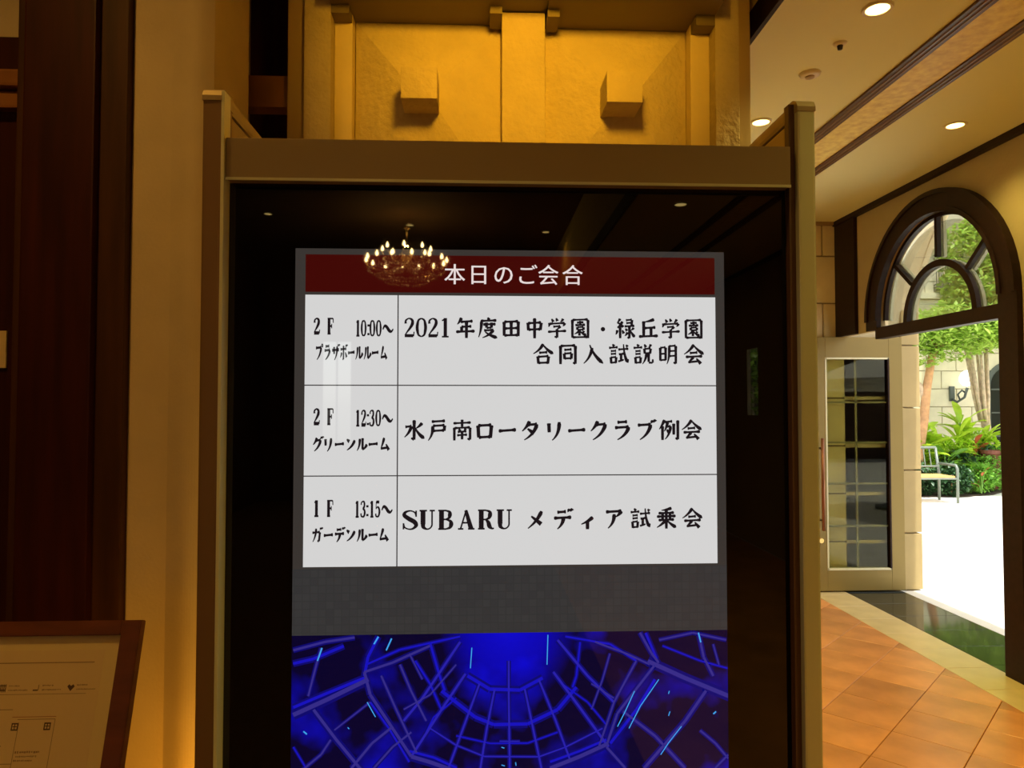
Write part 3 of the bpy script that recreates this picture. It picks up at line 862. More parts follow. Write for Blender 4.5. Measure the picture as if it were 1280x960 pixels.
# brush-style characters: strokes in a 100 x 100 box (y up). h level stroke, v upright, p sweep to the left,
# n sweep to the right, d short dot, k plain line
K = {
'年': 'p32,98,12,66 h28,78,86,82 h32,54,80,57 v33,55,33,33 h6,30,96,34 v56,80,56,0',
'度': 'd50,100,56,88 h16,83,92,86 p20,84,6,4,20,40 h28,66,88,68 v44,76,44,50 v68,76,68,50 h44,50,68,51 h32,37,78,40 p78,40,24,2,60,14 n38,30,96,2,60,12',
'田': 'v16,80,16,12 h16,79,84,82 v84,82,84,10 v50,80,50,14 h16,47,84,50 h16,14,84,16',
'中': 'v18,76,20,38 h18,73,82,77 v82,76,78,40 h20,42,79,45 v50,98,50,0',
'学': 'd24,95,33,80 d46,99,52,84 p80,96,66,80 p14,76,9,56 h14,71,88,75 p88,75,78,60 h32,57,66,60 p66,60,50,46 v50,46,51,4 k51,4,38,10 h6,32,95,37',
'園': 'v12,92,12,4 h12,90,88,93 v88,92,88,2 h12,6,88,8 h34,77,66,79 v50,86,50,64 h26,65,74,67 h36,55,66,57 v36,56,36,42 v66,56,66,42 h36,42,66,44 p50,42,22,22 v47,36,46,14 p68,38,58,30 n50,36,80,15',
'緑': 'p28,98,14,80 k14,80,30,70 p40,84,14,54 k14,55,42,61 d34,70,43,56 v28,54,28,2 p14,42,6,20 d38,42,46,25 h56,90,86,93 v86,92,84,62 h58,76,85,78 h50,60,98,63 v73,62,73,2 k73,2,63,8 d54,50,62,38 p64,32,50,14 p94,54,80,42 n76,44,100,8',
'丘': 'p80,95,30,82 v28,86,28,16 h30,52,86,56 v64,55,64,16 h4,11,98,15',
'合': 'p50,98,2,50,36,68 n49,94,99,50,70,66 h30,55,70,58 v24,38,27,2 h24,35,76,39 v76,38,72,2 h27,6,74,8',
'同': 'v14,90,14,0 h14,88,86,91 v86,90,86,2 k86,2,74,9 h32,69,68,72 v32,52,34,24 h32,51,68,54 v68,53,66,26 h34,28,67,29',
'入': 'p46,80,4,4,38,32 n34,94,99,4,50,44',
'試': 'd20,98,29,87 h3,80,46,83 h12,64,38,66 h12,50,38,52 v12,35,14,4 h12,33,38,36 v38,35,36,6 h14,8,37,10 h48,72,98,76 h51,49,74,52 v62,50,62,20 k48,14,76,23 n74,98,94,8,76,40 k93,8,97,26 d86,95,94,85',
'説': 'd20,98,29,87 h3,80,46,83 h12,64,38,66 h12,50,38,52 v12,35,14,4 h12,33,38,36 v38,35,36,6 h14,8,37,10 d56,98,64,83 p88,98,76,82 v56,77,58,52 h56,75,87,78 v87,77,84,52 h58,54,84,56 p66,52,46,2,64,22 v77,52,77,12 k77,9,97,8 k97,8,97,26',
'明': 'v12,82,12,18 h12,81,38,84 v38,83,38,20 h12,51,38,53 h12,21,38,23 p56,92,44,2,58,30 h56,89,88,92 v88,91,88,4 k88,4,76,11 h58,65,88,67 h57,41,88,43',
'会': 'p50,98,2,50,36,70 n49,94,99,50,70,68 h30,56,68,59 h10,37,92,41 p48,38,22,12 k22,11,78,17 d62,30,84,4',
'水': 'v50,98,50,4 k50,4,36,13 h8,65,38,69 p38,69,4,16,28,36 p88,84,58,58 n53,64,99,10,68,30',
'戸': 'h20,90,84,94 h26,70,82,73 v82,72,80,46 h26,46,80,49 p25,70,4,0,28,28',
'南': 'h8,82,92,86 v50,100,50,64 v13,62,13,0 h13,59,88,63 v88,62,88,4 k88,3,75,10 d34,56,41,45 p66,58,57,46 h29,41,71,44 h26,25,74,28 v50,43,50,5',
'例': 'p28,98,2,52 v18,68,18,0 h30,87,66,91 p44,88,27,42 h42,65,58,68 p58,68,30,4,54,26 d38,51,49,39 v73,80,73,26 v93,96,93,3 k93,3,81,11',
'乗': 'p76,99,26,88 h12,74,88,77 h4,58,96,61 h12,41,88,44 v32,77,32,42 v68,78,68,42 v50,92,50,0 p47,40,4,6 n53,40,98,6',
'ロ': 'v18,72,21,14 h18,71,82,74 v82,73,77,12 h21,15,78,18',
'ー': 'h8,45,92,51',
'タ': 'p44,92,8,44,34,66 h36,74,80,78 p80,78,18,2,66,28 d34,56,66,32',
'リ': 'v26,82,28,38 p76,88,42,0,78,30',
'ク': 'p44,92,10,44,34,66 h36,74,82,78 p82,78,20,2,68,28',
'ラ': 'h26,86,74,89 h14,60,82,64 p82,64,26,2,70,24',
'ブ': 'h10,72,74,76 p74,76,20,2,64,28 d76,96,83,84 d89,100,96,88',
'メ': 'p76,88,10,6,56,40 d26,64,74,26',
'デ': 'h22,82,64,85 h6,54,90,58 p52,56,22,2,50,24 d74,98,81,86 d87,100,94,88',
'ィ': 'p76,58,20,24,56,38 v50,42,50,0',
'ア': 'h10,82,86,86 p86,86,58,58 p50,72,20,4,52,30',
'グ': 'p42,90,8,44,32,64 h34,72,76,76 p76,76,18,2,64,28 d78,98,85,86 d91,100,98,88',
'ン': 'd14,80,38,64 p88,74,16,8,64,28',
'ル': 'p30,84,6,4,34,36 v56,88,56,12 p96,46,56,8,80,22',
'ム': 'p48,90,18,20,34,44 k16,18,84,25 d64,48,90,8',
'ガ': 'h8,64,76,69 v76,68,68,8 k68,6,54,14 p42,92,12,4,40,40 d78,98,85,86 d91,100,98,88',
'プ': 'h10,76,78,80 p78,80,24,2,66,30 o90,92,8',
'ザ': 'h4,62,92,66 v30,84,31,38 p68,88,34,0,70,30 d78,100,84,90 d92,100,98,90',
'ボ': 'h12,68,86,72 v50,92,50,4 k50,3,40,10 p28,48,10,16 d72,50,90,18 d78,98,84,86 d91,100,97,88',
'・': 'o50,46,11',
}
def brush_char(b, ch, cx, cz, w, h, y):
    toks = K[ch].split()
    fat = ((1.65 if len(toks) <= 5 else 1.45) if 0x3041 <= ord(ch) <= 0x30ff else 1.42 if len(toks) <= 6 else 1.36 if len(toks) <= 10 else 1.22) * (1.25 if w < h * 0.8 else 1.0)
    for tok in toks:
        t = tok[0]
        q = [float(v) for v in tok[1:].split(',')]
        if t == 'o':
            n = 12
            if ch == '・':
                b.face([(cx + (q[0] - 50 + q[2] * math.cos(2 * PI * i / n)) / 100 * w, y, cz + (q[1] - 50 + q[2] * math.sin(2 * PI * i / n)) / 100 * h) for i in range(n)])
                continue
            P = [(q[0] + q[2] * math.cos(2 * PI * i / n), q[1] + q[2] * math.sin(2 * PI * i / n), 5) for i in range(n + 1)]
        else:
            x0, y0, x1, y1 = q[:4]
            if len(q) == 6: mx, my = q[4:]
            else:
                bend = {'p': (3, -3), 'n': (-3, -3)}.get(t, (0, 0))
                mx, my = (x0 + x1) / 2 + bend[0], (y0 + y1) / 2 + bend[1]
            W = {'h': (11, 7.5, 12), 'v': (12.5, 10.5, 11.5), 'p': (13, 9.5, 3), 'n': (5, 9, 16), 'd': (5, 11, 13), 'k': (9, 8, 6)}[t]
            if t in 'hk': P = [(x0 + (x1 - x0) * f, y0 + (y1 - y0) * f, wd) for f, wd in ((0, W[0] * .6), (.07, W[0]), (.25, W[1]), (.75, W[1]), (.93, W[2]), (1, W[2] * .5))]
            elif t == 'v': P = [(x0 + (x1 - x0) * f, y0 + (y1 - y0) * f, wd) for f, wd in ((0, W[0] * .6), (.06, W[0]), (.25, W[1]), (.8, W[1]), (1, W[2] * .8))]
            else:
                P = []
                for i in range(9):
                    f = i / 8
                    # quadratic through the middle control
                    px = (1 - f) ** 2 * x0 + 2 * f * (1 - f) * mx + f * f * x1
                    py = (1 - f) ** 2 * y0 + 2 * f * (1 - f) * my + f * f * y1
                    wd = W[0] * (1 - f) ** 2 + 2 * W[1] * f * (1 - f) + W[2] * f * f
                    if t == 'n' and i == 8: wd = 3
                    if t == 'n' and i == 7: wd = 13
                    if i == 0 and t in 'p': wd *= .6
                    P.append((px, py, wd))
        P = [(a_, b_, c_ * fat) for a_, b_, c_ in P]
        L = []
        for i, p in enumerate(P):
            a = P[max(i - 1, 0)]; c = P[min(i + 1, len(P) - 1)]
            dx, dz = (c[0] - a[0]), (c[1] - a[1])
            d = math.hypot(dx, dz) or 1
            nx, nz = -dz / d, dx / d
            L.append(((p[0] + nx * p[2] / 2, p[1] + nz * p[2] / 2), (p[0] - nx * p[2] / 2, p[1] - nz * p[2] / 2)))
        conv = lambda s: (cx + (s[0] - 50) / 100 * w, y, cz + (s[1] - 50) / 100 * h)
        vv = [(b.bm.verts.new(conv(l)), b.bm.verts.new(conv(r))) for l, r in L]
        for i in range(len(vv) - 1):
            b.bm.faces.new((vv[i][0], vv[i][1], vv[i + 1][1], vv[i + 1][0]))

ROWS = [
    ('title_lettering', 'head', '本日のご会合', [-53, -3, 49, 98, 143, 194], 1825, 46.7, 46.7),
    ('event_lettering', 'brush', '年度田中学園・緑丘学園', [-31, 16, 65, 114, 161, 210, 258, 304, 354, 402, 451], 1714, 46.7, 46.7),
    ('event_lettering', 'brush', '合同入試説明会', [132, 184, 237, 291, 343, 396, 451], 1660, 46.7, 46.7),
    ('event_lettering', 'serif', '2021', [-147, -122, -98, -73], 1714, 22.5, 40.0),
    ('event_lettering', 'brush', '水戸南ロータリークラブ例会', [-136, -87, -37, 10, 57, 106, 154, 202, 249, 298, 348, 397, 445], 1501, 46.7, 46.7),
    ('event_lettering', 'serif', 'SUBARU', [-143, -108, -70, -28, 12, 51], 1316, 31.7, 40.0),
    ('event_lettering', 'brush', 'メディア試乗会', [117, 173, 224, 280, 335, 390, 445], 1316, 46.7, 46.7),
    ('time_lettering', 'serif', '2F', [-337, -309], 1716, 13.3, 33.3),
    ('time_lettering', 'serif', '10:00~', [-253, -241, -231, -223, -210, -193], 1712, 10.5, 33.3),
    ('room_lettering', 'brush', 'プラザボールルーム', [-332, -315, -298, -282, -266, -250, -233, -217, -200], 1662, 17.5, 35.0),
    ('time_lettering', 'serif', '2F', [-336, -308], 1529, 13.3, 33.3),
    ('time_lettering', 'serif', '12:30~', [-252, -240, -231, -223, -210, -193], 1526, 10.5, 33.3),
    ('room_lettering', 'brush', 'グリーンルーム', [-333, -312, -289, -266, -243, -220, -197], 1473, 24.2, 33.3),
    ('time_lettering', 'serif', '1F', [-335, -307], 1341, 13.3, 33.3),
    ('time_lettering', 'serif', '13:15~', [-252, -240, -231, -222, -210, -193], 1339, 10.5, 33.3),
    ('room_lettering', 'brush', 'ガーデンルーム', [-333, -310, -287, -265, -242, -219, -198], 1287, 24.2, 33.3),

]
for name, style, chars, xs, zc, w, h in ROWS:
    b = MB()
    for ch, x in zip(chars, xs):
        if style == 'serif':
            put_serif(b, ch, x / 1000, zc / 1000, (w / 1000) * (1.5 if ch == '~' else 1.0), h / 1000, YS - 0.0006)
        elif style == 'head':
            put_font(b, ch, x / 1000, zc / 1000, w / 1000, h / 1000, YS - 0.0006, (-0.008, 0.008), 0.0)
        else:
            brush_char(b, ch, x / 1000, zc / 1000, w * 0.93 / 1000, h * 0.93 / 1000, YS - 0.0006)
    tag(b.build(name, M['pink_px'] if style == 'head' else M['ink_px'], scr, normals=False), kind='stuff')

BARS = [
    (4, 1, [(60, 1026), (60, 957), (62, 808)]),
    (4, 1, [(31, 969), (15, 890), (-1, 792)]),
    (4, 1, [(93, 968), (110, 888), (131, 789)]),
    (4, 1, [(0, 981), (-28, 906), (-67, 801)]),
    (4, 1, [(122, 987), (157, 902), (188, 818)]),
    (5, 1, [(-29, 1001), (-78, 929), (-139, 836)]),
    (5, 1, [(152, 1002), (207, 928), (266, 847)]),
    (5, 1, [(-40, 1066), (-117, 953), (-155, 908)]),
    (5, 1, [(161, 1067), (223, 993), (278, 938)]),
    (7, 0, [(-25, 997), (21, 969), (83, 966), (130, 990)]),
    (7, 0, [(-78, 967), (-9, 913), (29, 897), (99, 897), (161, 925), (200, 970)]),
    (3, 1, [(-101, 892), (-48, 857), (10, 833), (122, 830), (176, 848), (254, 885)]),
    (8, 2, [(-139, 836), (-101, 824), (-47, 804)]),
    (8, 2, [(266, 854), (207, 829), (145, 806)]),
    (5, 0, [(-143, 847), (-93, 833), (-47, 811)]),
    (5, 0, [(262, 862), (207, 840), (145, 819)]),
    (9, 2, [(-378, 924), (-314, 952), (-227, 993)]),
    (6, 0, [(-378, 939), (-314, 965), (-235, 996)]),
    (6, 2, [(-235, 1008), (-223, 962), (-139, 836)]),
    (4, 2, [(-201, 1000), (-170, 931), (-128, 843)]),
    (4, 0, [(-223, 947), (-185, 894), (-143, 825)]),
    (6, 2, [(-337, 934), (-291, 873), (-234, 804)]),
    (3, 2, [(-295, 892), (-261, 918), (-223, 947)]),
    (5, 2, [(-260, 815), (-219, 864), (-177, 897)]),
    (4, 2, [(-358, 814), (-321, 844), (-302, 873)]),
    (4, 2, [(-215, 814), (-177, 856), (-139, 885)]),
    (3, 0, [(-377, 860), (-351, 817)]),
    (5, 2, [(-235, 1008), (-178, 1026), (-102, 1059)]),
    (4, 0, [(-231, 1023), (-163, 1052), (-40, 1077)]),
    (6, 0, [(-235, 1000), (-228, 1038), (-207, 1079)]),
    (4, 2, [(-348, 961), (-334, 1017), (-323, 1058)]),
    (5, 2, [(-379, 1054), (-315, 1070), (-255, 1078)]),
    (6, 0, [(-379, 1027), (-338, 1036), (-277, 1061)]),
    (4, 2, [(-163, 1022), (-140, 968), (-109, 907)]),
    (3, 2, [(-144, 1044), (-117, 991)]),
    (3, 2, [(-155, 931), (-101, 960), (-48, 1020)]),
    (5, 0, [(-102, 1066), (-82, 998), (-71, 967)]),
    (4, 0, [(-132, 1029), (-102, 983), (-78, 929)]),
    (9, 2, [(349, 1021), (427, 985), (522, 945)]),
    (5, 2, [(364, 1013), (285, 915), (262, 850)]),
    (4, 2, [(325, 1022), (278, 938), (246, 847)]),
    (6, 0, [(364, 983), (325, 922), (270, 854)]),
    (6, 2, [(471, 958), (427, 897), (340, 802)]),
    (5, 2, [(297, 919), (364, 867), (426, 800)]),
    (4, 2, [(458, 877), (490, 850), (517, 818)]),
    (5, 2, [(262, 847), (301, 803)]),
    (4, 2, [(489, 799), (517, 826)]),
    (5, 2, [(333, 1080), (357, 1037), (372, 1017)]),
    (5, 0, [(345, 1079), (368, 1025)]),
    (5, 2, [(456, 1078), (467, 1027), (487, 988)]),
    (3, 2, [(487, 1054), (499, 1011)]),
    (4, 2, [(239, 1062), (302, 1038), (353, 1014)]),
    (4, 0, [(177, 1074), (270, 1057), (325, 1022)]),
    (4, 0, [(208, 1062), (200, 993), (192, 970)]),
    (3, 2, [(270, 1038), (254, 984), (231, 924)]),
    (3, 2, [(231, 977), (278, 946)]),
    (4, 2, [(373, 1064), (444, 1078), (515, 1062)]),
    (3, 0, [(380, 1052), (459, 1020), (519, 1003)]),
    (3, 0, [(-116, 870), (-94, 914), (-48, 952)]),
    (3, 0, [(262, 892), (223, 939), (169, 978)]),
    (3, 1, [(41, 863), (83, 862)]),
    (3, 0, [(-48, 876), (22, 859), (99, 858), (161, 879)]),
    (3, 3, [(-330, 1032), (-321, 1058)]),
    (3, 3, [(-216, 1064), (-207, 1079)]),
    (3, 3, [(-191, 1051), (-180, 1075)]),
    (2, 3, [(-16, 1054), (-19, 1012)]),
    (2, 3, [(141, 1078), (139, 1017)]),
    (2, 3, [(372, 983), (333, 929), (309, 884)]),
    (2, 3, [(321, 960), (301, 918), (285, 888)]),
    (2, 3, [(419, 886), (391, 852), (375, 829)]),
    (2, 3, [(-229, 947), (-212, 917)]),
    (3, 3, [(-357, 891), (-350, 885)]),
    (3, 3, [(486, 910), (492, 915)]),
    (3, 3, [(456, 1078), (461, 1058)]),
    (2, 3, [(394, 959), (392, 953)]),
    (2, 3, [(395, 917), (392, 908)]),
    (2, 3, [(-268, 897), (-265, 894)]),
    (2, 3, [(45, 851), (51, 849)]),
    (2, 3, [(45, 815), (52, 813)]),
    (2, 3, [(74, 820), (75, 813)]),
]

groups = {0: MB(), 1: MB(), 2: MB(), 3: MB()}
soft = MB()
def flat_bar(b, P, wpx, y):
    w = wpx * 0.00078
    for i in range(len(P) - 1):
        x0, z0 = P[i][0] / 1000, P[i][1] / 1000
        x1, z1 = P[i + 1][0] / 1000, P[i + 1][1] / 1000
        d = math.hypot(x1 - x0, z1 - z0) or 1
        nx, nz = -(z1 - z0) / d * w / 2, (x1 - x0) / d * w / 2
        q = [(x0 + nx, z0 + nz), (x1 + nx, z1 + nz), (x1 - nx, z1 - nz), (x0 - nx, z0 - nz)]
        for ax, val, less in ((0, LX0, False), (0, LX1, True), (1, LZ0, False), (1, 1.083, True)):
            q = clip_poly(q, ax, val, less)
            if len(q) < 3: break
        if len(q) >= 3:
            b.face([(x, y, z) for x, z in q])
for w, c, P in BARS:
    if c < 3:
        flat_bar(soft, P, w * 3.0, YS - 0.0003)
        flat_bar(soft, [(x, 2 * 740 - z) for x, z in P], w * 3.0, YS - 0.0003)
    flat_bar(groups[c], P, w * 1.25, YS - 0.0004 - 0.0001 * c)
    # the long ribs run on below, mirrored about the lower middle of the picture
    flat_bar(groups[c], [(x, 2 * 740 - z) for x, z in P], w, YS - 0.0004 - 0.0001 * c)
for c, nm in ((0, 'blue1'), (1, 'blue2'), (2, 'blue3'), (3, 'blue4')):
    tag(groups[c].build('light_bars', M[nm], scr, normals=False), kind='stuff')
tag(soft.build('light_haze', M['blue_soft'], scr, normals=False), kind='stuff')

# ================================================================== MAP STAND (lower left)
stand = tag(empty('map_stand', (-1.15, 1.62, 0)), 'floor map in a red brown wooden frame, leaning on a stand left of the sign', 'map stand')
LEAN = math.atan2(0.1, 0.324)
TOPR = Vector((-0.861, 1.9, 1.004))
dn = Vector((0, -math.sin(LEAN), -math.cos(LEAN)))
nrm = Vector((0, -math.cos(LEAN), math.sin(LEAN)))   # faces the viewer and up
def mp(u, w, d=0.0):
    """u metres to the left of the right edge, w metres down the board, d proud of the board"""
    return TOPR + Vector((-u, 0, 0)) + dn * w + nrm * d
def board(name, u0, u1, w0, w1, d0, d1, m, parent, bev=0.0):
    b = MB()
    P = [b.bm.verts.new(mp(u, w, d)) for d in (d0, d1) for (u, w) in ((u0, w0), (u1, w0), (u1, w1), (u0, w1))]
    for f in ((0, 1, 2, 3), (7, 6, 5, 4), (0, 4, 5, 1), (1, 5, 6, 2), (2, 6, 7, 3), (3, 7, 4, 0)):
        b.bm.faces.new([P[i] for i in f])
    if bev: bmesh.ops.bevel(b.bm, geom=list(b.bm.edges), offset=bev, segments=2, affect='EDGES')
    return b.build(name, m, parent)
FW, FH = 0.64, 0.84
board('frame_side', 0.0, 0.047, 0.0, FH, -0.02, 0.008, M['frame_wood'], stand, 0.002)
board('frame_side', FW - 0.047, FW, 0.0, FH, -0.02, 0.008, M['frame_wood'], stand, 0.002)
board('frame_top', 0.047, FW - 0.047, 0.0, 0.036, -0.02, 0.008, M['frame_wood'], stand, 0.002)
board('frame_bottom', 0.047, FW - 0.047, FH - 0.036, FH, -0.02, 0.008, M['frame_wood'], stand, 0.002)
board('mount_board', 0.047, FW - 0.047, 0.036, FH - 0.036, -0.016, -0.006, M['mat_board'], stand)
sheet = board('map_sheet', 0.085, FW - 0.085, 0.07, FH - 0.07, -0.006, -0.0055, M['paper'], stand)
pk = {'a': MB(), 'b': MB(), 'c': MB()}
def mk(k, u0, u1, w0, w1):
    pk[k].face([mp(u0, w0, -0.0052), mp(u1, w0, -0.0052), mp(u1, w1, -0.0052), mp(u0, w1, -0.0052)])
rnd = random.Random(3)
mk('b', 0.106, FW - 0.106, 0.098, 0.1002)
def scribble(u, w, n, s=0.0042, k='b'):
    for i in range(n):
        wd = s * rnd.uniform(0.5, 0.9)
        uu = u - i * s
        mk(k, uu, uu - wd, w + rnd.uniform(0, .001), w + s * rnd.uniform(0.7, 1.0))
def ux(px): return -0.861 - (-1.187 + px * 0.001936)    # metres left of the frame's right edge at this height
for px, kind in ((4, 0), (46, 1), (89, 2)):
    u = ux(px)
    if kind == 0:
        for q in range(4): mk('a', u + 0.006 - q * 0.004, u + 0.004 - q * 0.004, 0.148, 0.166)
        mk('a', u + 0.008, u - 0.008, 0.150, 0.152); mk('a', u + 0.008, u - 0.008, 0.160, 0.163)
    if kind == 1:
        mk('a', u + 0.008, u - 0.004, 0.161, 0.164); mk('b', u - 0.004, u - 0.006, 0.150, 0.163)
    if kind == 2:
        pk['a'].face([mp(u + 0.009, 0.155, -0.0052), mp(u, 0.166, -0.0052), mp(u - 0.009, 0.155, -0.0052), mp(u - 0.005, 0.150, -0.0052), mp(u, 0.154, -0.0052), mp(u + 0.005, 0.150, -0.0052)])
    scribble(u - 0.014, 0.150, 7, 0.0038); scribble(u - 0.014, 0.160, 13, 0.0036)
mk('b', ux(109), FW - 0.12, 0.171, 0.1722)
# room outlines
uA, uB, uC = ux(22), ux(32), ux(76)
mk('b', FW - 0.13, uA, 0.205, 0.2066)
mk('c', ux(23), ux(77), 0.222, 0.2235)
mk('b', ux(30), ux(76), 0.2275, 0.229)
mk('b', uB + 0.0, uB - 0.0014, 0.235, 0.56)
mk('b', uC + 0.0, uC - 0.0014, 0.228, 0.56)
mk('b', FW - 0.13, uB, 0.325, 0.3265)
mk('b', FW - 0.13, uC, 0.56, 0.5615)
for px in (28, 68):
    u = ux(px)
    for (a, b_, c, d) in ((.008, -.008, .236, .239), (.008, -.008, .250, .253), (.008, .0055, .236, .253), (-.0055, -.008, .236, .253), (.001, -.001, .238, .252), (.005, -.005, .243, .245)):
        mk('a', u + a, u + b_, c, d)
scribble(ux(34), 0.298, 11, 0.0055, 'b'); scribble(ux(36), 0.308, 12, 0.0042); scribble(ux(34), 0.317, 10, 0.0045)
scribble(ux(-2), 0.285, 9, 0.004); scribble(ux(-2), 0.294, 9, 0.004); scribble(ux(2), 0.303, 5, 0.004)
tag(pk['a'].build('map_symbols', M['print'], sheet, normals=False), kind='stuff')
tag(pk['b'].build('map_lines', M['print_soft'], sheet, normals=False), kind='stuff')
pk['c'].build('map_accent_line', M['print_red'], sheet, normals=False)
c0 = mp(FW / 2, 0.45, -0.022)
MB().tube([c0, (c0.x, c0.y + 0.02, c0.z), (c0.x, 1.80, 0.45), (c0.x, 1.80, 0.02)], 0.016, 10).build('pole', M['steel'], stand, smooth=True)
MB().lathe([(0, 0), (0.17, 0), (0.17, 0.012), (0.03, 0.022), (0, 0.022)], c0.x, 1.80, 0, 32).build('base_plate', M['steel'], stand, smooth=False)

# beige plate on the panelled wall at the far left
sw = empty('wall_plate', (-1.71, 2.62, 1.685))
tag(sw, 'small beige plate on the dark wall above the framed floor map', 'wall plate')
bx('plate', -1.752, -1.670, 2.61, 2.6195, 1.685, 1.817, M['paper'], sw, 0.003)
bx('rocker', -1.732, -1.690, 2.604, 2.610, 1.715, 1.785, M['mat_board'], sw, 0.002)

# ================================================================== LAMPS
WARM = (1.0, 0.80, 0.20)
AMBER = (1.0, 0.52, 0.09)
def light(name, kind, loc, energy, color, parent, size=0.1, spot=1.2, blend=0.6, aim=(0, 0, -1)):
    d = bpy.data.lights.new(name, kind)
    d.energy = energy
    d.color = color
    if kind == 'AREA':
        d.shape = 'DISK'; d.size = size
    elif kind == 'SPOT':
        d.spot_size = spot; d.spot_blend = blend; d.shadow_soft_size = size
    else:
        d.shadow_soft_size = size
    o = bpy.data.objects.new(name, d)
    COL.objects.link(o)
    o.parent = parent
    o.location = loc
    o.rotation_euler = Vector(aim).to_track_quat('-Z', 'Y').to_euler()
    return o
def ceiling_light(x, y, z, label, group=None, energy=26, spot=2.3, col=WARM):
    r = tag(empty('ceiling_light', (x, y, z)), label, 'ceiling light', group)
    MB().lathe([(0.045, 0.0), (0.045, -0.006), (0.056, -0.008), (0.060, -0.001), (0.060, 0.0)], x, y, z - 0.001, 28).build('trim_ring', M['white_paint'], r, smooth=False)
    MB().lathe([(0, -0.0035), (0.044, -0.0035), (0.044, -0.001), (0, -0.001)], x, y, z - 0.001, 28).build('lamp_disc', M['lamp_glow'], r)
    light('lamp', 'SPOT', (0, 0, -0.02), energy, col, r, 0.05, spot, 0.8)
    return r
ceiling_light(1.571, 2.737, HT, 'round recessed ceiling light nearest the top edge, left of the gold strip', energy=56)
ceiling_light(1.553, 3.877, HT, 'round recessed ceiling light just above the right post of the sign', energy=56)
ceiling_light(2.658, 3.873, HT, 'round recessed ceiling light right of the gold strip, near the arch', energy=30)
for (x, y) in ((1.56, 1.45), (1.56, 5.02), (2.658, 2.6), (2.658, 1.3), (1.56, 0.2), (1.56, -2.5), (2.658, -1.6)):  # unseen lights, kept because the hall needs their light
    ceiling_light(x, y, HT, 'round recessed ceiling light outside the view, in the hall ceiling', 'hall ceiling lights out of view', 54)
LOB = [(-2.64, -6.02), (-0.93, -6.5), (0.9, -6.8), (-1.5, 1.0), (-2.9, -2.2), (-0.3, -1.0)]  # the one ahead of the viewer is added to light map and pilaster
for (x, y) in LOB:
    ceiling_light(x, y, 3.95, 'round recessed ceiling light high in the lobby, from a set partly added for light', 'lobby ceiling lights', 85 if y > 0.5 else 34, 2.6, AMBER)

sd = tag(empty('smoke_detector', (1.56, 3.014, HT)), 'small round sensor with a dark centre, between two lights on the cream ceiling', 'detector')
MB().lathe([(0, -0.012), (0.018, -0.012), (0.026, -0.006), (0.030, 0)], 1.56, 3.014, HT, 20).build('housing', M['white_paint'], sd, smooth=True)
MB().lathe([(0, -0.030), (0.010, -0.028), (0.013, -0.012), (0, -0.012)], 1.56, 3.014, HT, 16).build('sensor_head', M['steel'], sd, smooth=True)
sp = tag(empty('ceiling_speaker', (1.56, 3.30, HT)), 'small pale disc detector on the cream ceiling, above the sign\'s right post', 'detector')
MB().lathe([(0, -0.016), (0.035, -0.016), (0.046, -0.010), (0.050, 0)], 1.56, 3.30, HT, 24).build('housing', M['white_paint'], sp, smooth=True)
MB().lathe([(0.0, -0.022), (0.020, -0.021), (0.022, -0.016), (0, -0.016)], 1.56, 3.30, HT, 16).build('sensor_head', M['brown_trim_shade'], sp, smooth=True)
sp.name = 'disc_detector'

# spot lamp hanging from the lobby ceiling, washing the niche
cove = tag(empty('spot_lamp', (0.178, 1.15, 3.95)), 'black hanging spot lamp above the sign, aimed at the yellow niche', 'lamp')
MB().tube([(0.178, 1.15, 3.95), (0.178, 1.15, 3.31)], 0.012, 8).build('rod', M['steel'], cove)
MB().tube([(0.178, 1.04, 3.30), (0.178, 1.20, 3.275)], 0.06, 14).build('lamp_head', M['steel'], cove, smooth=False)
light('lamp', 'SPOT', (0, 0.08, -0.68), 185, (1.0, 0.49, 0.018), cove, 0.16, 1.14, 1.0, aim=(0, 1.72, -0.22))

# uplight standing on the floor behind the sign, left side
up = tag(empty('floor_uplight', (-0.74, 2.02, 0.0)), 'small uplight on the floor behind the sign, lighting the cream pilaster', 'lamp')
MB().lathe([(0, 0), (0.07, 0), (0.07, 0.02), (0.05, 0.03), (0.055, 0.12), (0.045, 0.12), (0.04, 0.05), (0, 0.05)], -0.74, 2.02, 0, 24).build('housing', M['steel'], up)
light('lamp', 'SPOT', (0, 0, 0.13), 13, (1.0, 0.42, 0.03), up, 0.05, 1.9, 0.9, aim=(-0.45, 0.55, 0.9))

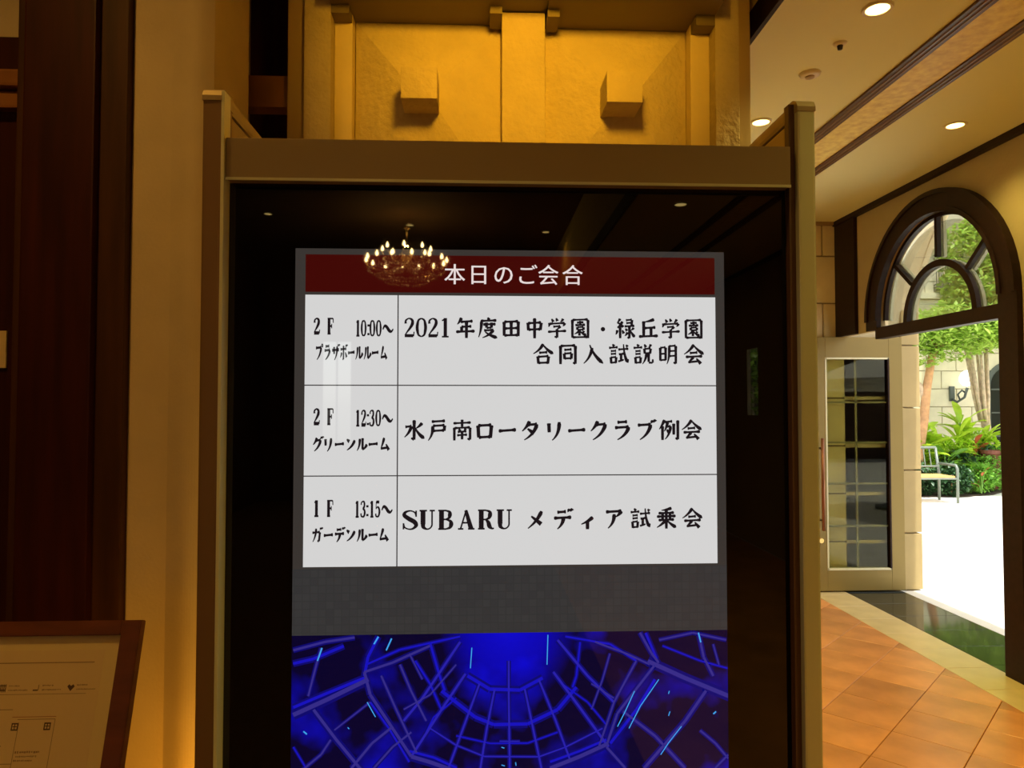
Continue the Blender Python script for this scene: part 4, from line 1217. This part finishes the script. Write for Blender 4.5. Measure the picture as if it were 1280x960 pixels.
# chandelier hanging in the lobby behind the viewer (seen as a reflection in the sign)
chx, chy, chz = -0.92, -6.0, 3.30
ch = tag(empty('chandelier', (chx, chy, chz)), 'crystal chandelier with candle bulbs, reflected in the top of the screen', 'chandelier')
MB().lathe([(0, 0.50), (0.05, 0.50), (0.05, 0.47), (0.012, 0.46), (0.012, 0.25), (0.05, 0.2), (0.07, 0.1), (0.03, 0.0), (0.06, -0.1), (0, -0.16)], chx, chy, chz, 20).build('stem', M['brass'], ch, smooth=True)
crm = MB()
for ring, n, zr in ((0.50, 14, 0.0), (0.30, 8, 0.14)):
    for k in range(n):
        a = 2 * PI * k / n
        p = [(chx + math.cos(a) * r, chy + math.sin(a) * r, chz + z + zr) for r, z in ((0.04, 0.05), (ring * 0.5, -0.06), (ring * 0.9, -0.03), (ring, 0.03))]
        arm = MB().tube(p, 0.006, 6).build('arm', M['brass'], ch, smooth=True)
        MB().lathe([(0, 0), (0.014, 0.008), (0.019, 0.03), (0.010, 0.055), (0, 0.075)], p[-1][0], p[-1][1], p[-1][2] + 0.02, 8).build('candle_bulb', M['bulb_glow'], arm, smooth=True)
    for k in range(n * 4):
        a = 2 * PI * k / (n * 4)
        for q in range(3):
            r_ = ring * (0.95 - 0.2 * q)
            px, py, pz = chx + math.cos(a) * r_, chy + math.sin(a) * r_, chz + zr - 0.06 - 0.07 * q
            t = bmesh.new(); bmesh.ops.create_icosphere(t, subdivisions=1, radius=0.012)
            crm.merge(t, Matrix.Translation((px, py, pz)) @ Matrix.Diagonal((1, 1, 1.6, 1)))
cro = crm.build('crystal_drops', M['crystal'], ch)
tag(cro, kind='stuff')
light('lamp', 'POINT', (0, 0, 0.25), 40, AMBER, ch, 0.02)

# ================================================================== COURTYARD
ground = tag(bx('ground', 3.56, 40, -30, 40, -0.15, -0.006, M['paving']), kind='structure')
YW = 15.0
wout = tag(bx('wall_courtyard', 3.8, 22, YW + 0.03, YW + 0.5, 0, 9.0, M['mortar_out']), kind='structure')
blk = None
z = 0.0; row = 0
while z < 4.9:
    x = 7.9 + (0.0 if row % 2 else -0.33)
    while x < 11.7:
        w = 0.66
        # leave the dark window niche open
        if True:
            if blk is None:
                o = MB().box(0.008, w - 0.008, 0, 0.05, 0.008, 0.377, 0.008).build('stone_block', M['stone_out'], wout, origin=(0, 0, 0))
                for v in o.data.vertices: v.co += wout.location
                blk = o.data
            else:
                o = link_mesh('stone_block', blk, M['stone_out'], wout)
            o.location = Vector((x, YW, z)) - wout.location
        x += w
    z += 0.385; row += 1
MB().box(7.8, 21.5, YW - 0.12, YW + 0.03, 4.93, 5.12).build('cornice', M['stone_out'], wout)
MB().box(7.8, 21.5, YW - 0.08, YW + 0.03, 3.86, 3.98).build('cornice', M['stone_out'], wout)
MB().box(9.10, 9.32, YW - 0.09, YW + 0.03, 0.0, 3.86).build('pilaster_strip', M['stone_out'], wout)
dk = tag(empty('courtyard_window', (11.35, YW, 0.3)), 'dark arched window in the pale courtyard wall, beside the doorway\'s right jamb', 'window')
poly_extrude('frame', [(10.86, 0.3), (11.9, 0.3), (11.9, 2.0)] + arc(11.38, 2.0, 0.52, 0, PI, 16)[1:], lambda a, b: Vector((a, YW - 0.02, b)), (0, 0.04, 0), M['iron'], dk)
poly_extrude('pane', [(10.95, 0.4), (11.81, 0.4), (11.81, 1.98)] + arc(11.38, 1.98, 0.43, 0, PI, 16)[1:], lambda a, b: Vector((a, YW - 0.03, b)), (0, 0.008, 0), M['dark_glass'], dk)
for q in (0.9, 1.4, 1.9):
    bx('glazing_bar', 10.95, 11.81, YW - 0.045, YW - 0.03, q, q + 0.03, M['iron'], dk)
bx('glazing_bar', 11.36, 11.40, YW - 0.045, YW - 0.03, 0.4, 2.4, M['iron'], dk)
# other tall dark windows of the courtyard houses
tag(bx('wall_courtyard_side', 21.5, 22, -12, YW, 0, 9, M['stone_out']), kind='structure')
dkl = tag(empty('dark_doorway', (8.2, YW, 0)), 'dark framed panel on the pale wall, behind the left tree trunk', 'panel')
bx('frame', 8.93, 9.10, YW - 0.10, YW - 0.05, 1.25, 2.25, M['iron'], dkl)
bx('panel_face', 8.95, 9.08, YW - 0.115, YW - 0.10, 1.30, 2.20, M['dark_glass'], dkl)

# wall lantern with a white globe
LX = 10.24
wl = tag(empty('wall_lamp', (LX - 0.1, YW, 1.7)), 'green grey wall lamp with a bright white globe on the courtyard wall', 'lamp')
MB().box(LX - 0.20, LX - 0.10, YW - 0.05, YW, 1.66, 1.98, 0.01).build('back_plate', M['iron'], wl)
MB().tube([(LX - 0.15, YW - 0.04, 1.70), (LX - 0.13, YW - 0.16, 1.64), (LX - 0.05, YW - 0.28, 1.74), (LX, YW - 0.30, 1.94)], [0.03, 0.025, 0.025, 0.03], 8).build('arm', M['iron'], wl, smooth=True)
MB().tube([(LX - 0.09, YW - 0.2, 1.68), (LX - 0.17, YW - 0.24, 1.80), (LX - 0.09, YW - 0.26, 1.89), (LX, YW - 0.24, 1.84)], 0.022, 8).build('scroll', M['iron'], wl, smooth=True)
MB().lathe([(0, -0.13), (0.08, -0.11), (0.14, -0.03), (0.15, 0.05), (0.11, 0.15), (0.05, 0.20), (0, 0.21)], LX, YW - 0.30, 2.10, 20).build('globe', M['globe'], wl, smooth=True)

# wrought-iron window balcony high on the wall
bal = tag(empty('window_balcony', (9.98, YW, 4.05)), 'small wrought iron window balcony seen through the arched transom', 'balcony')
bx('floor_ledge', 9.74, 10.22, YW - 0.32, YW, 4.04, 4.12, M['iron'], bal, 0.01)
for zc in (4.16, 4.72, 4.80):
    b = MB(); b.tube([(9.76, YW, zc), (9.76, YW - 0.30, zc), (10.20, YW - 0.30, zc), (10.20, YW, zc)], 0.014, 6)
    b.build('rail', M['iron'], bal)
for k in range(9):
    x = 9.76 + 0.055 * k
    MB().tube([(x, YW - 0.30, 4.12), (x, YW - 0.30, 4.80)], 0.009, 6).build('baluster', M['iron'], bal)
for k in range(3):
    for x in (9.76, 10.20):
        MB().tube([(x, YW - 0.08 - 0.08 * k, 4.12), (x, YW - 0.08 - 0.08 * k, 4.80)], 0.009, 6).build('baluster', M['iron'], bal)

# planting bed
bed = tag(poly_extrude('bed_soil', [(6.9, 12.35), (7.6, 12.05), (8.3, 12.05), (9.0, 12.3), (9.6, 12.8), (10.4, 13.3), (11.5, 13.6), (11.5, 14.9), (6.9, 14.9)],
                       lambda a, b: Vector((a, b, -0.004)), (0, 0, 0.02), M['soil']), kind='structure')
bed.name = 'trim_12'

def leaf_mesh(name, L, W, m, bend=0.35, n=5):
    bm = bmesh.new()
    prev = None
    for i in range(n + 1):
        t = i / n
        w = W * math.sin(PI * min(1, t * 0.92 + 0.05)) ** 0.8 * 0.5
        x = L * math.cos(bend * t * 1.2) * t
        z = L * (math.sin(0.9) * t - bend * t * t * 1.1)
        a = bm.verts.new((x, -w, z + 0.25 * w)); c = bm.verts.new((x, 0, z)); b = bm.verts.new((x, w, z + 0.25 * w))
        if prev:
            bm.faces.new((prev[0], prev[1], c, a)); bm.faces.new((prev[1], prev[2], b, c))
        prev = (a, c, b)
    me = bpy.data.meshes.new(name)
    bm.to_mesh(me); bm.free()
    me.materials.append(m)
    for p in me.polygons: p.use_smooth = True
    return me
def big_plant(name, x, y, z, n, L, W, m, label, cat='plant', group=None, bend=0.35, stemh=0.25, seed=1, tilt=(0.1, 0.9)):
    rn = random.Random(seed)
    r = tag(empty(name, (x, y, z)), label, cat, group)
    st = MB()
    leaf = leaf_mesh('leaf', L, W, m, bend)
    for i in range(n):
        a = 2 * PI * i * 0.381966 + rn.uniform(-.3, .3)
        h = stemh * rn.uniform(0.3, 1.6)
        base = Vector((math.cos(a) * 0.05 * i / n, math.sin(a) * 0.05 * i / n, h))
        st.tube([(x, y, z), (x + base.x, y + base.y, z + base.z)], 0.010, 5)
        o = link_mesh('leaf', leaf, m, r)
        s = rn.uniform(0.65, 1.15)
        o.location = base
        o.scale = (s, s, s)
        o.rotation_euler = (rn.uniform(-.3, .3), -rn.uniform(*tilt) + 0.5, a)
    tag(st.build('stems', M['leaf_mid'], r), kind='stuff')
    return r
def leaf_cloud(name, blobs, n, size, m, parent, seed=0, ratio=0.5):
    rn = random.Random(seed)
    verts, faces = [], []
    tot = sum(b[3] * b[4] * b[5] for b in blobs)
    for (cx, cy, cz, rx, ry, rz) in blobs:
        k = int(n * rx * ry * rz / tot)
        for _ in range(k):
            while True:
                u, v, w = rn.uniform(-1, 1), rn.uniform(-1, 1), rn.uniform(-1, 1)
                d = u * u + v * v + w * w
                if d < 1 and d > rn.random() * 0.5: break
            c = Vector((cx + u * rx, cy + v * ry, cz + w * rz))
            s = size * rn.uniform(0.6, 1.3)
            e = Vector((rn.uniform(-1, 1), rn.uniform(-1, 1), rn.uniform(-.6, .3))).normalized()
            f = e.cross(Vector((rn.uniform(-.4, .4), rn.uniform(-.4, .4), 1))).normalized() * s * ratio
            e = e * s
            i = len(verts)
            dip = Vector((0, 0, -0.15 * s))
            verts += [c - e, c + f * 0.9 + dip * 0, c + e + dip, c - f * 0.9]
            faces.append((i, i + 1, i + 2, i + 3))
    off = Vector((0, 0, 0)); p = parent
    while p is not None:
        off += p.location; p = p.parent
    me = bpy.data.meshes.new(name)
    me.from_pydata([v - off for v in verts], [], faces)
    o = link_mesh(name, me, m, parent)
    o['kind'] = 'stuff'
    return o

# left tree with orange-brown trunk
tr = tag(empty('tree', (7.75, 12.4, 0)), 'leafy tree with a slender orange brown trunk, behind the bench', 'tree')
MB().tube([(7.62, 12.4, 0.02), (7.74, 12.4, 0.75), (7.84, 12.4, 1.34), (7.89, 12.4, 1.82), (8.01, 12.4, 2.47), (8.05, 12.4, 2.7), (8.06, 12.4, 2.9)], [0.09, 0.08, 0.075, 0.07, 0.06, 0.045, 0.03], 12).build('trunk', M['bark_orange'], tr, smooth=True)
MB().tube([(7.87, 12.42, 1.70), (7.80, 12.45, 1.92), (7.66, 12.5, 2.05), (7.5, 12.5, 2.2), (7.3, 12.5, 2.7)], [0.06, 0.055, 0.05, 0.045, 0.03], 10).build('branch', M['bark_pale'], tr, smooth=True)
MB().tube([(8.0, 12.4, 2.45), (8.3, 12.3, 2.8), (8.9, 12.3, 3.2)], [0.05, 0.04, 0.02], 8).build('branch', M['bark_orange'], tr, smooth=True)
leaf_cloud('foliage', [(7.7, 12.4, 2.85, 0.8, 0.7, 0.40), (8.5, 12.2, 2.95, 0.9, 0.7, 0.42), (9.3, 12.0, 3.0, 0.8, 0.7, 0.45), (8.3, 12.3, 2.5, 0.45, 0.4, 0.16), (7.75, 12.2, 2.42, 0.3, 0.3, 0.2), (9.1, 12.4, 3.7, 0.9, 0.6, 0.5), (8.75, 12.5, 4.3, 0.5, 0.5, 0.6), (9.3, 12.5, 4.7, 0.6, 0.5, 0.6), (8.6, 12.3, 3.5, 0.35, 0.5, 0.3), (9.25, 12.2, 3.4, 0.6, 0.4, 0.45), (9.3, 12.2, 4.1, 0.6, 0.4, 0.4)], 15000, 0.065, M['leaf_tree'], tr, 11)
# palm with pale trunk
pm = tag(empty('palm_tree', (9.86, 13.6, 0)), 'palm with a pale ribbed trunk flaring at the top, right of the wall lamp', 'tree')
MB().tube([(9.96, 13.6, 0.02), (9.90, 13.6, 0.7), (9.83, 13.6, 1.2), (9.77, 13.6, 1.7)], [0.10, 0.085, 0.08, 0.09], 12).build('trunk', M['bark_pale'], pm, smooth=True)
for k in range(7):
    a = 2 * PI * k / 7
    q = Vector((math.cos(a), math.sin(a), 0))
    b0 = Vector((9.80, 13.6, 1.25)) + q * 0.06
    MB().tube([b0, b0 + q * 0.06 + Vector((-.05, 0, .5)), b0 + q * 0.13 + Vector((-.15, 0, 1.55))], [0.035, 0.032, 0.02], 6).build('leaf_base', M['bark_pale'], pm, smooth=True)
leaf_cloud('foliage', [(9.7, 13.6, 3.2, 1.0, 0.8, 0.6), (10.6, 13.5, 3.4, 0.9, 0.8, 0.7), (9.65, 13.3, 2.8, 0.4, 0.3, 0.25)], 3000, 0.10, M['leaf_tree'], pm, 12, 0.35)
# tall hazy trees beyond
for i, (x, y, z0, blobs, lab) in enumerate((
    (11.8, 13.9, 0, [(10.75, 13.9, 4.9, 1.05, 0.6, 0.9), (10.6, 13.9, 5.9, 1.1, 0.6, 0.8), (11.8, 13.9, 5.2, 1.0, 0.6, 1.2)], 'pale green tree filling the right of the arched transom'),
    (14.5, 13.2, 0, [(13.8, 13.2, 5.2, 1.3, 0.8, 1.6), (14.8, 13.2, 3.6, 1.2, 0.8, 0.8)], 'bushy tree at the far right of the courtyard, behind the right jamb'))):
    t = tag(empty('tree', (x, y, z0)), lab, 'tree')
    MB().tube([(x, y, 0.0), (x + 0.05, y, 2.0), (x, y, 4.5)], [0.14, 0.11, 0.06], 10).build('trunk', M['bark_pale'], t, smooth=True)
    leaf_cloud('foliage', blobs, 6000, 0.085, M['leaf_hazy'] if i == 0 else M['leaf_tree'], t, 20 + i)

# shrubs and broad-leaved plants of the bed
def shrub(name, blobs, n, size, m, label, seed, x, y):
    s = tag(empty(name, (x, y, 0.05)), label, 'shrub')
    st = MB()
    for (cx, cy, cz, rx, ry, rz) in blobs:
        st.tube([(cx, cy, 0.05), (cx + 0.03, cy, cz)], [0.02, 0.01], 6)
    tag(st.build('stems', M['bark_orange'], s), kind='stuff')
    leaf_cloud('foliage', blobs, n, size, m, s, seed)
    return s
shrub('dark_shrub', [(7.55, 12.2, 0.26, 0.5, 0.22, 0.26), (8.1, 12.1, 0.30, 0.4, 0.22, 0.30), (7.4, 12.25, 0.52, 0.3, 0.2, 0.22)], 3400, 0.045, M['leaf_dark'], 'low dark green shrub with small leaves, behind the bench', 31, 7.7, 12.2)
shrub('green_shrub', [(8.75, 12.35, 0.30, 0.38, 0.25, 0.28), (9.2, 12.7, 0.34, 0.4, 0.25, 0.34), (9.7, 13.1, 0.42, 0.4, 0.25, 0.4)], 3400, 0.05, M['leaf_mid'], 'mid green shrub at the right front of the planting bed', 32, 9.1, 12.6)
shrub('dark_shrub', [(8.55, 12.62, 0.55, 0.4, 0.2, 0.22), (9.3, 13.05, 0.62, 0.4, 0.2, 0.26)], 1200, 0.05, M['leaf_dark'], 'shaded dark leaved shrub below the yellow green leaves, mid bed', 33, 8.9, 12.7)
shrub('leafy_shrub', [(8.1, 12.75, 0.72, 0.35, 0.2, 0.22), (8.7, 12.85, 0.80, 0.4, 0.2, 0.22), (9.35, 13.2, 0.88, 0.4, 0.2, 0.24)], 1500, 0.06, M['leaf_yg'], 'low mass of yellow green leaves between the tall plants of the bed', 34, 8.7, 12.85)
specs = [
    ('broadleaf_plant', 7.85, 12.65, 0.50, 26, 0.62, 0.15, 'leaf_yg', 'bright yellow green upright plant behind the bench, at the trunk\'s foot', 41),
    ('broadleaf_plant', 8.35, 12.80, 0.55, 26, 0.60, 0.14, 'leaf_yg', 'bright yellow green leafy plant in the middle of the bed', 42),
    ('broadleaf_plant', 8.85, 12.98, 0.62, 24, 0.62, 0.14, 'leaf_yg', 'yellow green plant with arching leaves in front of the wall lamp', 43),
    ('broadleaf_plant', 9.45, 13.2, 0.66, 22, 0.60, 0.14, 'leaf_yg', 'yellow leaved plant beside the foot of the palm', 44),
    ('broadleaf_plant', 8.80, 12.40, 0.24, 18, 0.40, 0.16, 'leaf_mid', 'mid green plant with wide leaves at the bed\'s front edge', 45),
    ('broadleaf_plant', 9.40, 12.85, 0.30, 18, 0.42, 0.16, 'leaf_mid', 'mid green broad leaved plant low at the doorway\'s right side', 46),
    ('broadleaf_plant', 8.25, 12.42, 0.42, 20, 0.36, 0.13, 'leaf_mid', 'mid green plant rising behind the right end of the bench', 49),
    ('broadleaf_plant', 8.10, 13.05, 0.75, 24, 0.60, 0.15, 'leaf_yg', 'tall yellow green plant at the back of the bed, against the pale wall', 50),
    ('broadleaf_plant', 9.15, 13.35, 0.75, 22, 0.55, 0.15, 'leaf_yg', 'yellow green clump at the back of the bed below the wall lamp', 51),
    ('red_leaved_plant', 9.15, 12.95, 0.52, 9, 0.30, 0.12, 'leaf_red', 'plant with rust red leaves in the middle of the green bed', 47),
    ('red_leaved_plant', 8.66, 12.12, 0.26, 6, 0.16, 0.07, 'leaf_red', 'tiny orange red leaved plant low between the shrubs', 48),
]
for nm, x, y, z, n, L, W, m, lab, sd_ in specs:
    big_plant(nm, x, y, 0.05, n, L, W, M[m], lab, stemh=z, seed=sd_)
pot = tag(empty('flower_pot', (9.35, 12.8, 0.05)), 'brown clay pot half hidden among the plants', 'pot')
MB().lathe([(0, 0), (0.11, 0), (0.17, 0.62), (0.19, 0.64), (0.19, 0.70), (0.15, 0.70), (0.14, 0.62), (0, 0.6)], 9.35, 12.8, 0.05, 20).build('pot_body', M['terracotta'], pot, smooth=False)
MB().lathe([(0, 0.605), (0.139, 0.615), (0.139, 0.63), (0, 0.64)], 9.35, 12.8, 0.05, 16).build('soil', M['soil'], pot)

# bench
bn = tag(empty('bench', (7.35, 11.5, 0)), 'grey metal framed bench with a golden wooden seat beside the planting bed', 'bench')
bx0, bx1 = 6.35, 7.66
for k in range(4):
    bx('seat_slat', bx0 + 0.02, bx1 - 0.03, 11.28 + 0.115 * k, 11.38 + 0.115 * k, 0.395, 0.43, M['bench_wood'], bn, 0.004)
for x in (bx0, bx1):
    MB().tube([(x, 11.27, -0.006), (x, 11.27, 0.55), (x, 11.30, 0.60), (x, 11.72, 0.60)], 0.022, 8).build('front_leg', M['bench_metal'], bn, smooth=True)
    MB().tube([(x, 11.74, -0.006), (x, 11.74, 0.45), (x, 11.82, 0.86)], 0.022, 8).build('rear_leg', M['bench_metal'], bn, smooth=True)
    MB().tube([(x, 11.27, 0.385), (x, 11.74, 0.385)], 0.016, 8).build('side_rail', M['bench_metal'], bn)
MB().tube([(bx0, 11.82, 0.86), (bx1, 11.82, 0.86)], 0.022, 8).build('top_rail', M['bench_metal'], bn)
MB().tube([(bx0, 11.76, 0.55), (bx1, 11.76, 0.55)], 0.016, 8).build('lower_rail', M['bench_metal'], bn)
for k in range(13):
    x = bx0 + 0.1 * (k + 1) - 0.005
    MB().tube([(x, 11.76, 0.55), (x, 11.82, 0.86)], 0.009, 6).build('back_bar', M['bench_metal'], bn)
MB().tube([(bx0, 11.27, 0.39), (bx1, 11.27, 0.39)], 0.014, 8).build('front_rail', M['bench_metal'], bn)

# parasol and house front across the courtyard, seen mirrored in the door glass
pa = tag(empty('parasol', (6.3, 1.2, 0)), 'white courtyard parasol mirrored in the glass of the open door', 'parasol')
MB().tube([(6.3, 1.2, 0.05), (6.3, 1.2, 2.5)], 0.025, 10).build('pole', M['bench_wood'], pa, smooth=True)
MB().lathe([(0, 0), (0.28, 0), (0.28, 0.05), (0.05, 0.08), (0, 0.08)], 6.3, 1.2, -0.006, 20).build('base', M['iron'], pa)
MB().lathe([(0, 2.45), (0.05, 2.44), (1.35, 1.95), (1.35, 1.80), (1.34, 1.80), (1.33, 1.94), (0.05, 2.41), (0, 2.42)], 6.3, 1.2, 0, 8).build('canopy', M['canvas'], pa)
tag(bx('wall_courtyard_front', 3.8, 21.5, -9.5, -9.0, 0, 5.0, M['lobby_wall']), kind='structure')

# planter bush outside the lobby's side window (mirrored in the black glass)
lobby_bush = tag(empty('potted_bush', (4.3, -8.2, -0.006)), 'potted bush outside the side window, mirrored in the sign\'s black glass', 'shrub')
MB().lathe([(0, 0), (0.25, 0), (0.32, 0.55), (0.30, 0.57), (0.27, 0.5), (0, 0.5)], 4.3, -8.2, -0.006, 20).build('pot', M['terracotta'], lobby_bush)
MB().tube([(4.3, -8.2, 0.45), (4.3, -8.2, 1.9)], 0.03, 8).build('stem', M['bark_pale'], lobby_bush)
leaf_cloud('foliage', [(4.3, -8.2, 2.0, 0.7, 0.7, 0.6)], 1200, 0.08, M['leaf_tree'], lobby_bush, 61)

tag(bx('ground_terrace', -8, 3.5, -14, -9.13, -0.15, -0.006, M['paving']), kind='structure')
